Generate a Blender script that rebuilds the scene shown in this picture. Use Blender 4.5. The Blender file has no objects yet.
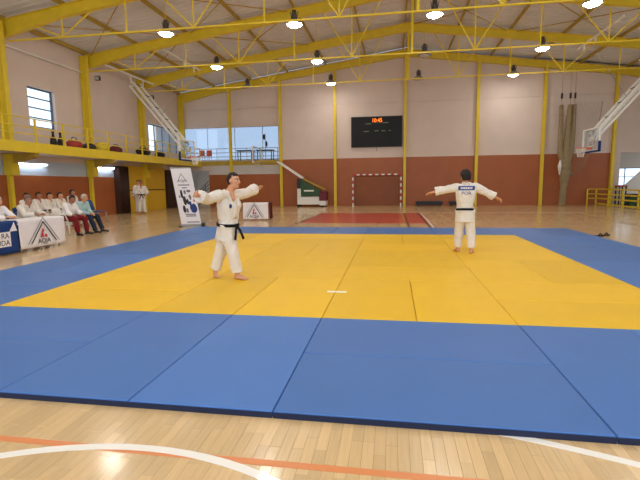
import bpy, bmesh, math, random
from mathutils import Vector, Matrix, noise
from mathutils.bvhtree import BVHTree

random.seed(7)
S = bpy.context.scene
C = S.collection
V = Vector

# ---------------------------------------------------------------- camera
CF, CP, CY_, CR, CX, CY, CH = 443.682, -0.12537, -0.16262, -0.01172, 0.7401, -2.5712, 1.4706
cam_d = bpy.data.cameras.new('camera')
cam = bpy.data.objects.new('camera', cam_d)
C.objects.link(cam)
S.camera = cam
cam_d.sensor_width = 36.0
cam_d.sensor_fit = 'HORIZONTAL'
cam_d.lens = CF / 640 * 36
cam_d.clip_start, cam_d.clip_end = 0.05, 300
fw = V((math.sin(CY_) * math.cos(CP), math.cos(CY_) * math.cos(CP), math.sin(CP)))
rt = V((math.cos(CY_), -math.sin(CY_), 0))
up = rt.cross(fw)
r2 = rt * math.cos(CR) + up * math.sin(CR)
u2 = up * math.cos(CR) - rt * math.sin(CR)
M3 = Matrix((r2, u2, -fw)).transposed()
cam.matrix_world = Matrix.Translation((CX, CY, CH)) @ M3.to_4x4()

# ---------------------------------------------------------------- world, exposure
W = bpy.data.worlds.new('sky_world')
S.world = W
W.use_nodes = True
bg = W.node_tree.nodes['Background']
bg.inputs[0].default_value = (0.80, 0.90, 1.0, 1)
bg.inputs[1].default_value = 2.05
LAMP_POWER = 86.0
TUBE_POWER = 24.0
S.view_settings.view_transform = 'Standard'
S.view_settings.look = 'None'
S.view_settings.gamma = 1
S.view_settings.use_curve_mapping = False
S.view_settings.exposure = -0.12
S.cycles.use_denoising = True
S.cycles.max_bounces = 8
S.cycles.diffuse_bounces = 5
S.cycles.glossy_bounces = 3
S.cycles.sample_clamp_indirect = 8.0

# ---------------------------------------------------------------- materials
def lin(c):
    return tuple(((x / 255) / 12.92 if x / 255 <= 0.04045 else ((x / 255 + 0.055) / 1.055) ** 2.4) for x in c)

def mat(name, rgb, rough=0.6, spec=0.4, metal=0.0, var=0.0, nscale=8.0, bump=0.0, bscale=40.0, coat=0.0, rnd=0.0, emit=0.0, alpha=1.0, trans=0.0):
    m = bpy.data.materials.new(name)
    m.use_nodes = True
    nt = m.node_tree
    b = nt.nodes['Principled BSDF']
    c = lin(rgb)
    b.inputs['Base Color'].default_value = (*c, 1)
    b.inputs['Roughness'].default_value = rough
    b.inputs['Specular IOR Level'].default_value = spec
    b.inputs['Metallic'].default_value = metal
    b.inputs['Coat Weight'].default_value = coat
    b.inputs['Alpha'].default_value = alpha
    b.inputs['Transmission Weight'].default_value = trans
    if emit:
        b.inputs['Emission Color'].default_value = (*c, 1)
        b.inputs['Emission Strength'].default_value = emit
    if var or rnd:
        tc = nt.nodes.new('ShaderNodeTexCoord')
        nz = nt.nodes.new('ShaderNodeTexNoise')
        nz.inputs['Scale'].default_value = nscale
        nz.inputs['Detail'].default_value = 4
        nt.links.new(tc.outputs['Object'], nz.inputs['Vector'])
        mr = nt.nodes.new('ShaderNodeMapRange')
        mr.inputs['From Min'].default_value = 0.3
        mr.inputs['From Max'].default_value = 0.7
        mr.inputs['To Min'].default_value = 1 - var
        mr.inputs['To Max'].default_value = 1 + var
        nt.links.new(nz.outputs['Fac'], mr.inputs['Value'])
        val = mr.outputs['Result']
        if rnd:
            oi = nt.nodes.new('ShaderNodeObjectInfo')
            m2 = nt.nodes.new('ShaderNodeMapRange')
            m2.inputs['To Min'].default_value = 1 - rnd
            m2.inputs['To Max'].default_value = 1 + rnd
            nt.links.new(oi.outputs['Random'], m2.inputs['Value'])
            mu = nt.nodes.new('ShaderNodeMath'); mu.operation = 'MULTIPLY'
            nt.links.new(val, mu.inputs[0]); nt.links.new(m2.outputs['Result'], mu.inputs[1])
            val = mu.outputs[0]
        hs = nt.nodes.new('ShaderNodeHueSaturation')
        hs.inputs['Color'].default_value = (*c, 1)
        nt.links.new(val, hs.inputs['Value'])
        nt.links.new(hs.outputs['Color'], b.inputs['Base Color'])
    if bump:
        tc = nt.nodes.new('ShaderNodeTexCoord')
        nz = nt.nodes.new('ShaderNodeTexNoise')
        nz.inputs['Scale'].default_value = bscale
        nz.inputs['Detail'].default_value = 3
        nt.links.new(tc.outputs['Object'], nz.inputs['Vector'])
        bp = nt.nodes.new('ShaderNodeBump')
        bp.inputs['Strength'].default_value = bump
        bp.inputs['Distance'].default_value = 0.02
        nt.links.new(nz.outputs['Fac'], bp.inputs['Height'])
        nt.links.new(bp.outputs['Normal'], b.inputs['Normal'])
    return m

def emission(name, rgb, strength):
    m = bpy.data.materials.new(name)
    m.use_nodes = True
    nt = m.node_tree
    nt.nodes.remove(nt.nodes['Principled BSDF'])
    e = nt.nodes.new('ShaderNodeEmission')
    e.inputs[0].default_value = (*lin(rgb), 1)
    e.inputs[1].default_value = strength
    nt.links.new(e.outputs[0], nt.nodes['Material Output'].inputs[0])
    return m

WOOD = (214, 182, 134)
def wood_material(name, planks):
    """Sports parquet: narrow strips running away from the camera."""
    m = bpy.data.materials.new(name)
    m.use_nodes = True
    nt = m.node_tree
    b = nt.nodes['Principled BSDF']
    tc = nt.nodes.new('ShaderNodeTexCoord')
    c = lin(WOOD)
    geo = nt.nodes.new('ShaderNodeNewGeometry')
    sep = nt.nodes.new('ShaderNodeSeparateXYZ')
    nt.links.new(geo.outputs['Position'], sep.inputs[0])
    if planks:
        cmb = nt.nodes.new('ShaderNodeCombineXYZ')
        nt.links.new(sep.outputs['Y'], cmb.inputs['X'])
        nt.links.new(sep.outputs['X'], cmb.inputs['Y'])
        br = nt.nodes.new('ShaderNodeTexBrick')
        br.inputs['Scale'].default_value = 1.0
        br.inputs['Brick Width'].default_value = 0.62
        br.inputs['Row Height'].default_value = 0.065
        br.inputs['Mortar Size'].default_value = 0.0012
        br.inputs['Mortar Smooth'].default_value = 0.3
        br.inputs['Bias'].default_value = 0.0
        br.offset = 0.37
        br.inputs['Color1'].default_value = (*[x * 0.90 for x in c], 1)
        br.inputs['Color2'].default_value = (*[x * 1.08 for x in c], 1)
        br.inputs['Mortar'].default_value = (*[x * 0.62 for x in c], 1)
        nt.links.new(cmb.outputs[0], br.inputs['Vector'])
        col = br.outputs['Color']
    else:
        oi = nt.nodes.new('ShaderNodeObjectInfo')
        mr = nt.nodes.new('ShaderNodeMapRange')
        mr.inputs['To Min'].default_value = 0.87
        mr.inputs['To Max'].default_value = 1.08
        nt.links.new(oi.outputs['Random'], mr.inputs['Value'])
        hs = nt.nodes.new('ShaderNodeHueSaturation')
        hs.inputs['Color'].default_value = (*c, 1)
        nt.links.new(mr.outputs['Result'], hs.inputs['Value'])
        col = hs.outputs['Color']
    mp = nt.nodes.new('ShaderNodeMapping')
    mp.inputs['Scale'].default_value = (60, 3.0, 1)
    nt.links.new(geo.outputs['Position'], mp.inputs['Vector'])
    nz = nt.nodes.new('ShaderNodeTexNoise')
    nz.inputs['Scale'].default_value = 1.0
    nz.inputs['Detail'].default_value = 5
    nt.links.new(mp.outputs[0], nz.inputs['Vector'])
    g = nt.nodes.new('ShaderNodeMapRange')
    g.inputs['From Min'].default_value = 0.3; g.inputs['From Max'].default_value = 0.7
    g.inputs['To Min'].default_value = 0.93; g.inputs['To Max'].default_value = 1.05
    nt.links.new(nz.outputs['Fac'], g.inputs['Value'])
    h2 = nt.nodes.new('ShaderNodeHueSaturation')
    nt.links.new(col, h2.inputs['Color'])
    nt.links.new(g.outputs['Result'], h2.inputs['Value'])
    nt.links.new(h2.outputs['Color'], b.inputs['Base Color'])
    b.inputs['Roughness'].default_value = 0.24
    b.inputs['Specular IOR Level'].default_value = 0.5
    b.inputs['Coat Weight'].default_value = 0.4
    b.inputs['Coat Roughness'].default_value = 0.12
    return m

M = {}
M['parquet'] = wood_material('parquet_far', True)
M['plank'] = wood_material('parquet_plank', False)
M['subfloor'] = mat('subfloor', (120, 90, 60), 0.8)
M['white_wall'] = mat('painted_wall', (219, 202, 191), 0.75, 0.25, var=0.03, nscale=1.2)
M['grey_wall'] = mat('grey_painted_wall', (205, 200, 195), 0.75, 0.25, var=0.03, nscale=1.5)
M['brown'] = mat('brown_wall_paint', (164, 92, 50), 0.45, 0.4, var=0.05, nscale=1.4)
M['yellow_steel'] = mat('yellow_steel', (228, 200, 48), 0.45, 0.45, var=0.05, nscale=3)
M['ochre_steel'] = mat('ochre_purlin_steel', (182, 154, 60), 0.55, 0.35, var=0.06, nscale=3)
M['brace_steel'] = mat('brace_steel', (180, 148, 60), 0.5, 0.4)
M['roof'] = mat('roof_sheet', (222, 223, 230), 0.6, 0.3, var=0.07, nscale=0.9)
M['mat_blue'] = mat('blue_vinyl', (70, 117, 186), 0.42, 0.4, var=0.03, nscale=2.0, bump=0.25, bscale=160, rnd=0.11)
M['mat_yellow'] = mat('yellow_vinyl', (238, 191, 24), 0.42, 0.4, var=0.03, nscale=2.0, bump=0.25, bscale=160, rnd=0.06)
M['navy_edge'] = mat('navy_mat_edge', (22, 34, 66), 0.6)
M['line_white'] = mat('white_floor_paint', (240, 236, 228), 0.35, 0.5, coat=0.2)
M['line_orange'] = mat('orange_floor_paint', (220, 138, 84), 0.35, 0.5, coat=0.2)
M['line_black'] = mat('dark_floor_paint', (70, 40, 34), 0.35, 0.5)
M['key_red'] = mat('red_floor_paint', (198, 72, 52), 0.3, 0.5, coat=0.3, var=0.03)
M['tape_white'] = mat('white_tape', (250, 248, 240), 0.5)
M['strip_blue'] = mat('pale_blue_paint', (188, 204, 222), 0.6, 0.3)
M['black'] = mat('black_plastic', (22, 22, 24), 0.45)
M['charcoal'] = mat('charcoal', (48, 46, 48), 0.5)
M['dark_grey'] = mat('dark_grey_metal', (84, 78, 74), 0.45, metal=0.3)
M['grey'] = mat('grey_metal', (150, 148, 145), 0.45, metal=0.2)
M['white_metal'] = mat('white_metal', (236, 234, 228), 0.4)
M['white_plastic'] = mat('white_plastic', (240, 238, 232), 0.4, 0.45)
M['gi'] = mat('white_cotton', (224, 216, 206), 0.85, 0.2, var=0.03, nscale=9, bump=0.35, bscale=26)
M['belt'] = mat('black_cotton_belt', (24, 22, 24), 0.8, 0.2)
M['skin'] = mat('skin_tan', (206, 150, 116), 0.55, 0.35, var=0.04, nscale=14)
M['skin_dark'] = mat('skin_brown', (168, 112, 84), 0.55, 0.35, var=0.04, nscale=14)
M['hair_black'] = mat('hair_black', (30, 24, 22), 0.6, 0.4, bump=0.8, bscale=90)
M['hair_grey'] = mat('hair_grey', (196, 190, 184), 0.7, 0.3, bump=0.8, bscale=90)
M['hair_salt'] = mat('hair_salt', (110, 98, 92), 0.7, 0.3, bump=0.8, bscale=90)
M['eye'] = mat('eye_white', (232, 226, 220), 0.3)
M['iris'] = mat('iris_dark', (34, 22, 18), 0.2)
M['lip'] = mat('lip', (160, 88, 78), 0.5)
M['cloth_white'] = mat('white_banner_cloth', (236, 230, 232), 0.8, 0.2, var=0.02)
M['cloth_blue'] = mat('blue_table_cloth', (36, 64, 122), 0.8, 0.2, var=0.05)
M['cloth_maroon'] = mat('maroon_cloth', (84, 34, 40), 0.8, 0.2)
M['print_black'] = mat('black_print', (48, 44, 50), 0.7)
M['print_grey'] = mat('grey_print', (120, 112, 120), 0.7)
M['print_red'] = mat('red_print', (196, 62, 58), 0.7)
M['print_blue'] = mat('blue_print', (44, 58, 120), 0.7)
M['chair_blue'] = mat('blue_chair_shell', (34, 66, 128), 0.4)
M['teal_shirt'] = mat('teal_shirt', (172, 204, 206), 0.85, 0.2, bump=0.3, bscale=20)
M['white_shirt'] = mat('white_shirt', (240, 236, 236), 0.85, 0.2, bump=0.3, bscale=20)
M['maroon_pants'] = mat('maroon_trousers', (122, 32, 40), 0.85, 0.2, bump=0.3, bscale=20)
M['denim'] = mat('dark_denim', (38, 46, 66), 0.85, 0.2, bump=0.3, bscale=20)
M['shoe'] = mat('dark_shoe', (40, 34, 34), 0.5)
M['rim'] = mat('orange_rim', (226, 96, 50), 0.4)
M['net_white'] = mat('net_cord_white', (232, 228, 220), 0.8)
M['net_olive'] = mat('net_cord_olive', (150, 132, 100), 0.85, bump=0.8, bscale=30, var=0.1)
M['frame_blue'] = mat('blue_window_frame', (86, 104, 128), 0.5)
M['wood_dark'] = mat('dark_wood', (62, 36, 26), 0.55, var=0.15, nscale=4)
M['door_yellow'] = mat('yellow_door_paint', (222, 176, 44), 0.5, 0.4, var=0.04)
M['green'] = mat('green_panel', (52, 84, 56), 0.6, var=0.08)
M['maroon_pad'] = mat('maroon_pad', (104, 28, 40), 0.5, var=0.06)
M['bag_red'] = mat('red_bag_cloth', (176, 66, 58), 0.7, var=0.1)
M['ball_yellow'] = mat('yellow_ball', (238, 214, 60), 0.4)
M['lamp_on'] = emission('lamp_lens_lit', (255, 249, 240), LAMP_POWER)
M['lamp_off'] = mat('lamp_lens_unlit', (190, 184, 176), 0.25, 0.5)
M['tube_on'] = emission('fluorescent_tube_lit', (235, 245, 255), TUBE_POWER)
M['led'] = emission('led_orange', (255, 120, 40), 3.0)
M['led_dim'] = emission('led_green_dim', (150, 170, 120), 0.35)
M['screen'] = mat('scoreboard_black', (14, 15, 17), 0.5, 0.3)
def glass_material():
    m = bpy.data.materials.new('window_glass'); m.use_nodes = True
    nt = m.node_tree; nt.nodes.remove(nt.nodes['Principled BSDF'])
    t = nt.nodes.new('ShaderNodeBsdfTransparent'); t.inputs[0].default_value = (0.93, 0.97, 1, 1)
    g = nt.nodes.new('ShaderNodeBsdfGlossy'); g.inputs['Roughness'].default_value = 0.05
    x = nt.nodes.new('ShaderNodeMixShader'); x.inputs[0].default_value = 0.07
    nt.links.new(t.outputs[0], x.inputs[1]); nt.links.new(g.outputs[0], x.inputs[2])
    nt.links.new(x.outputs[0], nt.nodes['Material Output'].inputs[0])
    return m
M['glass'] = glass_material()
M['glass_blue'] = M['glass'].copy(); M['glass_blue'].name = 'window_glass_blue'
M['glass_blue'].node_tree.nodes['Transparent BSDF'].inputs[0].default_value = (0.56, 0.62, 0.70, 1)

# ---------------------------------------------------------------- mesh helpers
class MB:
    def __init__(s): s.v = []; s.f = []
    def add(s, vs, fs):
        o = len(s.v); s.v += [tuple(x) for x in vs]; s.f += [tuple(i + o for i in f) for f in fs]; return s
    def box(s, a, b):
        x0, y0, z0 = a; x1, y1, z1 = b
        return s.add([(x0,y0,z0),(x1,y0,z0),(x1,y1,z0),(x0,y1,z0),(x0,y0,z1),(x1,y0,z1),(x1,y1,z1),(x0,y1,z1)],
                     [(0,3,2,1),(4,5,6,7),(0,1,5,4),(1,2,6,5),(2,3,7,6),(3,0,4,7)])
    def hexa(s, q):
        return s.add(q, [(0,3,2,1),(4,5,6,7),(0,1,5,4),(1,2,6,5),(2,3,7,6),(3,0,4,7)])
    def beam(s, p0, p1, w, h, upv=(0,0,1)):
        """box between two points, w sideways, h along upv"""
        p0, p1 = V(p0), V(p1); d = (p1 - p0).normalized(); u = V(upv)
        sd = d.cross(u)
        if sd.length < 1e-5: sd = d.cross(V((1,0,0)))
        sd.normalize(); u = sd.cross(d).normalized()
        q = []
        for p in (p0, p1):
            q += [p - sd*w/2 - u*h/2, p + sd*w/2 - u*h/2, p + sd*w/2 + u*h/2, p - sd*w/2 + u*h/2]
        return s.add(q, [(0,3,2,1),(4,5,6,7),(0,1,5,4),(1,2,6,5),(2,3,7,6),(3,0,4,7)])
    def cyl(s, p0, p1, r0, r1=None, n=12, cap=True):
        r1 = r0 if r1 is None else r1
        p0, p1 = V(p0), V(p1); d = (p1 - p0).normalized()
        a = d.orthogonal().normalized(); b = d.cross(a)
        vs = []
        for p, r in ((p0, r0), (p1, r1)):
            for i in range(n):
                t = 2*math.pi*i/n
                vs.append(p + a*math.cos(t)*r + b*math.sin(t)*r)
        fs = [(i, (i+1) % n, n+(i+1) % n, n+i) for i in range(n)]
        if cap: fs += [tuple(range(n-1, -1, -1)), tuple(range(n, 2*n))]
        return s.add(vs, fs)
    def tube(s, pts, r, n=8):
        pts = [V(p) for p in pts]; vs = []; fs = []
        rs = r if isinstance(r, (list, tuple)) else [r]*len(pts)
        a = None
        for i, p in enumerate(pts):
            d = (pts[min(i+1, len(pts)-1)] - pts[max(i-1, 0)]).normalized()
            a = d.orthogonal().normalized() if a is None else (a - d*a.dot(d)).normalized()
            b = d.cross(a)
            vs += [p + (a*math.cos(2*math.pi*k/n) + b*math.sin(2*math.pi*k/n))*rs[i] for k in range(n)]
        for i in range(len(pts)-1):
            fs += [(i*n+k, i*n+(k+1) % n, (i+1)*n+(k+1) % n, (i+1)*n+k) for k in range(n)]
        fs += [tuple(range(n-1, -1, -1)), tuple(range((len(pts)-1)*n, len(pts)*n))]
        return s.add(vs, fs)
    def lathe(s, prof, n=20, c=(0,0,0)):
        """closed profile list (r,z) revolved about z"""
        c = V(c); vs = []; fs = []
        for r, z in prof:
            vs += [c + V((r*math.cos(2*math.pi*k/n), r*math.sin(2*math.pi*k/n), z)) for k in range(n)]
        for i in range(len(prof)-1):
            fs += [(i*n+k, i*n+(k+1) % n, (i+1)*n+(k+1) % n, (i+1)*n+k) for k in range(n)]
        if prof[0][0] > 1e-6: fs.append(tuple(range(n-1, -1, -1)))
        if prof[-1][0] > 1e-6: fs.append(tuple(range((len(prof)-1)*n, len(prof)*n)))
        return s.add(vs, fs)
    def ell(s, c, r, R=None, nu=14, nv=9):
        c = V(c); vs = []; fs = []
        R = R or Matrix.Identity(3)
        for j in range(nv+1):
            ph = math.pi*j/nv - math.pi/2
            for i in range(nu):
                t = 2*math.pi*i/nu
                vs.append(c + R @ V((r[0]*math.cos(ph)*math.cos(t), r[1]*math.cos(ph)*math.sin(t), r[2]*math.sin(ph))))
        for j in range(nv):
            fs += [(j*nu+i, j*nu+(i+1) % nu, (j+1)*nu+(i+1) % nu, (j+1)*nu+i) for i in range(nu)]
        return s.add(vs, fs)
    def prism(s, poly, h, o=(0,0,0), ax=(1,0,0), ay=(0,1,0)):
        """polygon (2-D) in the plane ax/ay at o, extruded by h along ax x ay"""
        o, ax, ay = V(o), V(ax), V(ay); nn = ax.cross(ay).normalized()
        n = len(poly)
        vs = [o + ax*x + ay*y for x, y in poly] + [o + ax*x + ay*y + nn*h for x, y in poly]
        fs = [tuple(range(n-1, -1, -1)), tuple(range(n, 2*n))] + [(i, (i+1) % n, n+(i+1) % n, n+i) for i in range(n)]
        return s.add(vs, fs)
    def mesh(s, name, m=None, smooth=False):
        me = bpy.data.meshes.new(name)
        me.from_pydata(s.v, [], s.f)
        if m is not None: me.materials.append(M[m] if isinstance(m, str) else m)
        if smooth:
            for p in me.polygons: p.use_smooth = True
        me.update()
        return me
    def build(s, name, m, parent=None, smooth=False, weld=False):
        me = s.mesh(name, m, smooth)
        bm = bmesh.new(); bm.from_mesh(me)
        if weld: bmesh.ops.remove_doubles(bm, verts=bm.verts, dist=1e-5)
        bmesh.ops.recalc_face_normals(bm, faces=bm.faces)
        bm.to_mesh(me); bm.free()
        return link(name, me, parent)

def link(name, data, parent=None):
    o = bpy.data.objects.new(name, data)
    C.objects.link(o)
    if parent is not None: o.parent = parent
    return o

def tag(o, label, cat, group=None):
    o['label'] = label; o['category'] = cat
    if group: o['group'] = group
    return o

def thing(name, label, cat, loc=(0,0,0), rz=0.0, group=None):
    o = link(name, None)
    o.location = loc; o.rotation_euler = (0, 0, rz)
    return tag(o, label, cat, group)

def struct(o):
    o['kind'] = 'structure'; return o

def bevel_box_mesh(name, sx, sy, sz, b, m):
    """box centred in x/y, base at z=0, with chamfered edges"""
    bm = bmesh.new()
    bmesh.ops.create_cube(bm, size=1.0)
    for v in bm.verts:
        v.co = V((v.co.x*sx, v.co.y*sy, (v.co.z+0.5)*sz))
    bmesh.ops.bevel(bm, geom=list(bm.edges), offset=b, segments=1, affect='EDGES')
    me = bpy.data.meshes.new(name); bm.to_mesh(me); bm.free()
    me.materials.append(M[m])
    return me

def copy_thing(src, loc, rz, label=None):
    r = src.copy(); C.objects.link(r); r.location = loc; r.rotation_euler = (0, 0, rz)
    if label: r['label'] = label
    for ch in list(src.children):
        c = ch.copy(); C.objects.link(c); c.parent = r
        for g in list(ch.children):
            d = g.copy(); C.objects.link(d); d.parent = c
    return r

def text_mesh(txt, size, depth=0.002, align='CENTER'):
    cu = bpy.data.curves.new('lettering', 'FONT')
    cu.body = txt; cu.size = size; cu.extrude = depth; cu.align_x = align; cu.align_y = 'CENTER'
    cu.resolution_u = 3
    o = bpy.data.objects.new('lettering', cu); C.objects.link(o)
    dg = bpy.context.evaluated_depsgraph_get()
    me = bpy.data.meshes.new_from_object(o.evaluated_get(dg))
    bpy.data.objects.remove(o)
    return me

def place_text(txt, size, m, parent, o, ax, ay, name='lettering', sx=1.0):
    """lettering in the plane ax/ay at o"""
    me = text_mesh(txt, size)
    o, ax, ay = V(o), V(ax).normalized(), V(ay).normalized(); n = ax.cross(ay)
    for v in me.vertices:
        v.co = o + ax*v.co.x*sx + ay*v.co.y + n*v.co.z
    me.materials.clear(); me.materials.append(M[m]); me.name = name
    return link(name, me, parent)

# ---------------------------------------------------------------- dimensions of the hall
XL, XR, YB, YF = -14.0, 17.0, 27.3, -9.0
RX, RZ, RS = 1.5, 9.86, 0.137           # ridge x, roof height at ridge, slope
FR = [27.3, 22.4, 17.6, 12.9, 8.2, 3.5]   # steel frames
def roofz(x): return RZ - RS*abs(x - RX)

# ---------------------------------------------------------------- floor
PX0, PX1, PY0, PY1 = -3.25, 3.25, -1.1, 0.06
fl = MB()
for a in [(XL-0.3, YF, PX0, YB+6), (PX1, YF, 24, YB+6), (PX0, YF, PX1, PY0), (PX0, PY1, PX1, YB+6)]:
    fl.box((a[0], a[1], -0.08), (a[2], a[3], 0.0))
floor = struct(fl.build('floor', 'parquet'))
MB().box((PX0, PY0, -0.09), (PX1, PY1, -0.022)).build('subfloor', 'subfloor', floor)
pw = 0.065
plank_cache = {}
ncol = int(round((PX1 - PX0)/pw))
for i in range(ncol):
    y = PY0
    first = True
    while y < PY1 - 1e-6:
        L = random.choice((0.34, 0.46, 0.58)) if not first else random.choice((0.22, 0.34, 0.46, 0.58))
        first = False
        e = min(y + L, PY1)
        if PY1 - e < 0.12: e = PY1
        ln = round(e - y, 3)
        if ln not in plank_cache:
            plank_cache[ln] = bevel_box_mesh('plank', pw - 0.0008, ln - 0.0012, 0.022, 0.0009, 'plank')
        o = link('plank', plank_cache[ln], floor)
        o.location = (PX0 + (i + 0.5)*pw, (y + e)/2, -0.0222 - random.random()*0.0003)
        y = e
def strip_mesh(pts, w, z0, z1):
    """flat painted line along 2-D points"""
    mb = MB(); L = []; R = []
    for i, p in enumerate(pts):
        a = V(pts[max(i-1, 0)]); b = V(pts[min(i+1, len(pts)-1)])
        d = (b - a).normalized(); n = V((-d.y, d.x))
        L.append(V(p) + n*w/2); R.append(V(p) - n*w/2)
    for i in range(len(pts)-1):
        mb.hexa([(*R[i], z0), (*R[i+1], z0), (*L[i+1], z0), (*L[i], z0), (*R[i], z1), (*R[i+1], z1), (*L[i+1], z1), (*L[i], z1)])
    return mb
def arc(c, r, a0, a1, n=48):
    return [(c[0] + r*math.cos(math.radians(a0 + (a1-a0)*i/n)), c[1] + r*math.sin(math.radians(a0 + (a1-a0)*i/n))) for i in range(n+1)]
strip_mesh([(XL+0.5, -0.45), (13, -0.45)], 0.05, -0.001, 0.0012).build('court_line', 'line_orange', floor)
strip_mesh(arc((-0.6, -2.22), 1.8, -90, 270, 96), 0.055, -0.001, 0.0022).build('court_line', 'line_white', floor)
strip_mesh(arc((-0.55, -7.0), 7.28, 78, 40, 40), 0.055, -0.001, 0.0018).build('court_line', 'line_white', floor)
# red key with its lines, far half of the court
MB().box((-2.8, 13.95, -0.001), (2.08, 19.85, 0.0012)).build('painted_key', 'key_red', floor)
strip_mesh([(2.1, 12.2), (2.1, 19.9)], 0.06, -0.001, 0.002).build('court_line', 'line_white', floor)
strip_mesh([(-2.82, 12.2), (-2.82, 19.9)], 0.06, -0.001, 0.002).build('court_line', 'line_black', floor)
strip_mesh([(1.3, 12.2), (1.3, 19.9)], 0.07, -0.001, 0.0026).build('court_line', 'line_black', floor)
strip_mesh([(1.98, 12.2), (1.98, 19.9)], 0.06, -0.001, 0.0026).build('court_line', 'line_black', floor)
strip_mesh([(-9.6, 19.9), (9.6, 19.9)], 0.05, -0.001, 0.0016).build('court_line', 'line_white', floor)
strip_mesh([(8.7, -8), (8.7, 19.9)], 0.05, -0.001, 0.0016).build('court_line', 'line_black', floor)
strip_mesh(arc((-0.35, 26.5), 9.0, 195, 345, 60), 0.05, -0.001, 0.002).build('court_line', 'line_black', floor)

# ---------------------------------------------------------------- walls
def wall_cells(us, zs, skip):
    """grid cells not covered by an opening (u0,u1,z0,z1)"""
    us = sorted(set(us + [a for s in skip for a in s[:2]])); zs = sorted(set(zs + [a for s in skip for a in s[2:]]))
    out = []
    for i in range(len(us)-1):
        for j in range(len(zs)-1):
            cu, cz = (us[i]+us[i+1])/2, (zs[j]+zs[j+1])/2
            if not any(s[0] < cu < s[1] and s[2] < cz < s[3] for s in skip):
                out.append((us[i], us[i+1], zs[j], zs[j+1]))
    return out
BH = 3.15
# back wall (plane y = YB), gable top
back_open = [(-13.75, -6.95, 3.14, 5.42), (-13.85, -12.05, -0.02, 2.5), (14.35, 24.0, -0.02, 3.15)]
mb = MB()
for a in wall_cells([XL, 24.0], [0.0, 7.0], back_open): mb.box((a[0], YB, a[2]), (a[1], YB+0.25, a[3]))
mb.prism([(XL, 7.0), (24.0, 7.0), (24.0, roofz(24.0)+0.1), (RX, RZ+0.1), (XL, roofz(XL)+0.1)], -0.25, (0, YB, 0), (1, 0, 0), (0, 0, 1))
wall_back = struct(mb.build('wall_back', 'white_wall'))
# plaster panels of the upper back wall, between the columns
COLX = [-13.85, -10.3, -6.75, -3.05, 1.5, 5.95, 9.85, 13.85]
for i in range(len(COLX)-1):
    x0, x1 = COLX[i]+0.02, COLX[i+1]-0.02
    lo = 5.46 if x1 < -6.5 else BH
    for z0, z1 in ((lo, 6.62), (6.64, None)):
        if z1 is None:
            p = MB().prism([(x0, z0), (x1, z0), (x1, roofz(x1)-0.05)] + ([(RX, RZ-0.05)] if x0 < RX < x1 else []) + [(x0, roofz(x0)-0.05)], 0.03, (0, YB, 0), (1, 0, 0), (0, 0, 1))
        else:
            p = MB().box((x0, YB-0.03, z0), (x1, YB, z1))
        p.build('wall_panel', 'white_wall', wall_back)
    # brown painted lower panels
    if x1 < -6.5:
        if i == 0: x0 = -12.0
        MB().box((x0, YB-0.03, 0.0), (x1, YB, 2.2)).build('lower_panel', 'brown', wall_back)
        MB().box((x0, YB-0.03, 2.2), (x1, YB, 2.84)).build('wall_panel', 'grey_wall', wall_back)
    else:
        MB().box((x0, YB-0.035, 0.0), (x1, YB, BH)).build('lower_panel', 'brown', wall_back)
for x in COLX:
    z0 = 0.0
    c = MB()
    t = roofz(x) - 0.2
    c.box((x-0.085, YB-0.24, z0), (x+0.085, YB-0.22, t)).box((x-0.085, YB-0.06, z0), (x+0.085, YB-0.04, t)).box((x-0.012, YB-0.22, z0), (x+0.012, YB-0.06, t))
    c.build('column', 'yellow_steel', wall_back)
# left wall (plane x = XL), recess strip under the gallery
left_open = [(13.98, 15.5, 3.98, 5.62), (23.1, 27.0, 3.6, 5.3)]
mb = MB()
for a in wall_cells([YF, YB], [0.0, 7.95], left_open): mb.box((XL-0.25, a[0], a[2]), (XL, a[1], a[3]))
wall_left = struct(mb.build('wall_left', 'white_wall'))
for y0, y1 in ((YF, 7.84), (8.0, 12.54), (12.70, 17.24), (17.4, 19.3)):
    MB().box((XL, y0, 0.0), (XL+0.04, y1, 1.95)).build('lower_panel', 'brown', wall_left)
for y in FR[:5]:
    c = MB(); y0 = (y if y < 27 else y+0.1) - 0.28
    t = roofz(XL) - 0.1
    c.box((XL+0.02, y0-0.10, 3.1), (XL+0.05, y0+0.10, t)).box((XL+0.34, y0-0.10, 3.1), (XL+0.37, y0+0.10, t)).box((XL+0.05, y0-0.012, 3.1), (XL+0.34, y0+0.012, t))
    c.build('column', 'yellow_steel', wall_left)
    c = MB()
    c.box((XL+0.04, y0-0.16, 1.95), (XL+0.42, y0+0.16, 2.75))
    c.box((XL+0.05, y0-0.08, 0.0), (XL+0.2, y0+0.08, 1.95))
    c.build('column_foot', 'yellow_steel', wall_left)
for y0, y1 in ((YF, 7.9), (8.1, 12.45), (12.8, 17.15), (17.5, 19.3)):
    MB().box((XL, y0, 1.97), (XL+0.02, y1, 2.55)).build('upper_strip', 'strip_blue', wall_left)
MB().tube([(XL+0.12, 6.0, 6.86), (XL+0.12, 17.2, 6.86)], 0.035, 8).build('conduit', 'white_metal', wall_left)
# right wall far outside most of the view
mb = MB()
for a in wall_cells([YF, YB], [0.0, 7.8], [(2.0, 8.0, 2.2, 5.5), (10.0, 24.5, 2.2, 5.5)]): mb.box((XR, a[0], a[2]), (XR+0.25, a[1], a[3]))
wall_right = struct(mb.build('wall_right', 'white_wall'))

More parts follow.
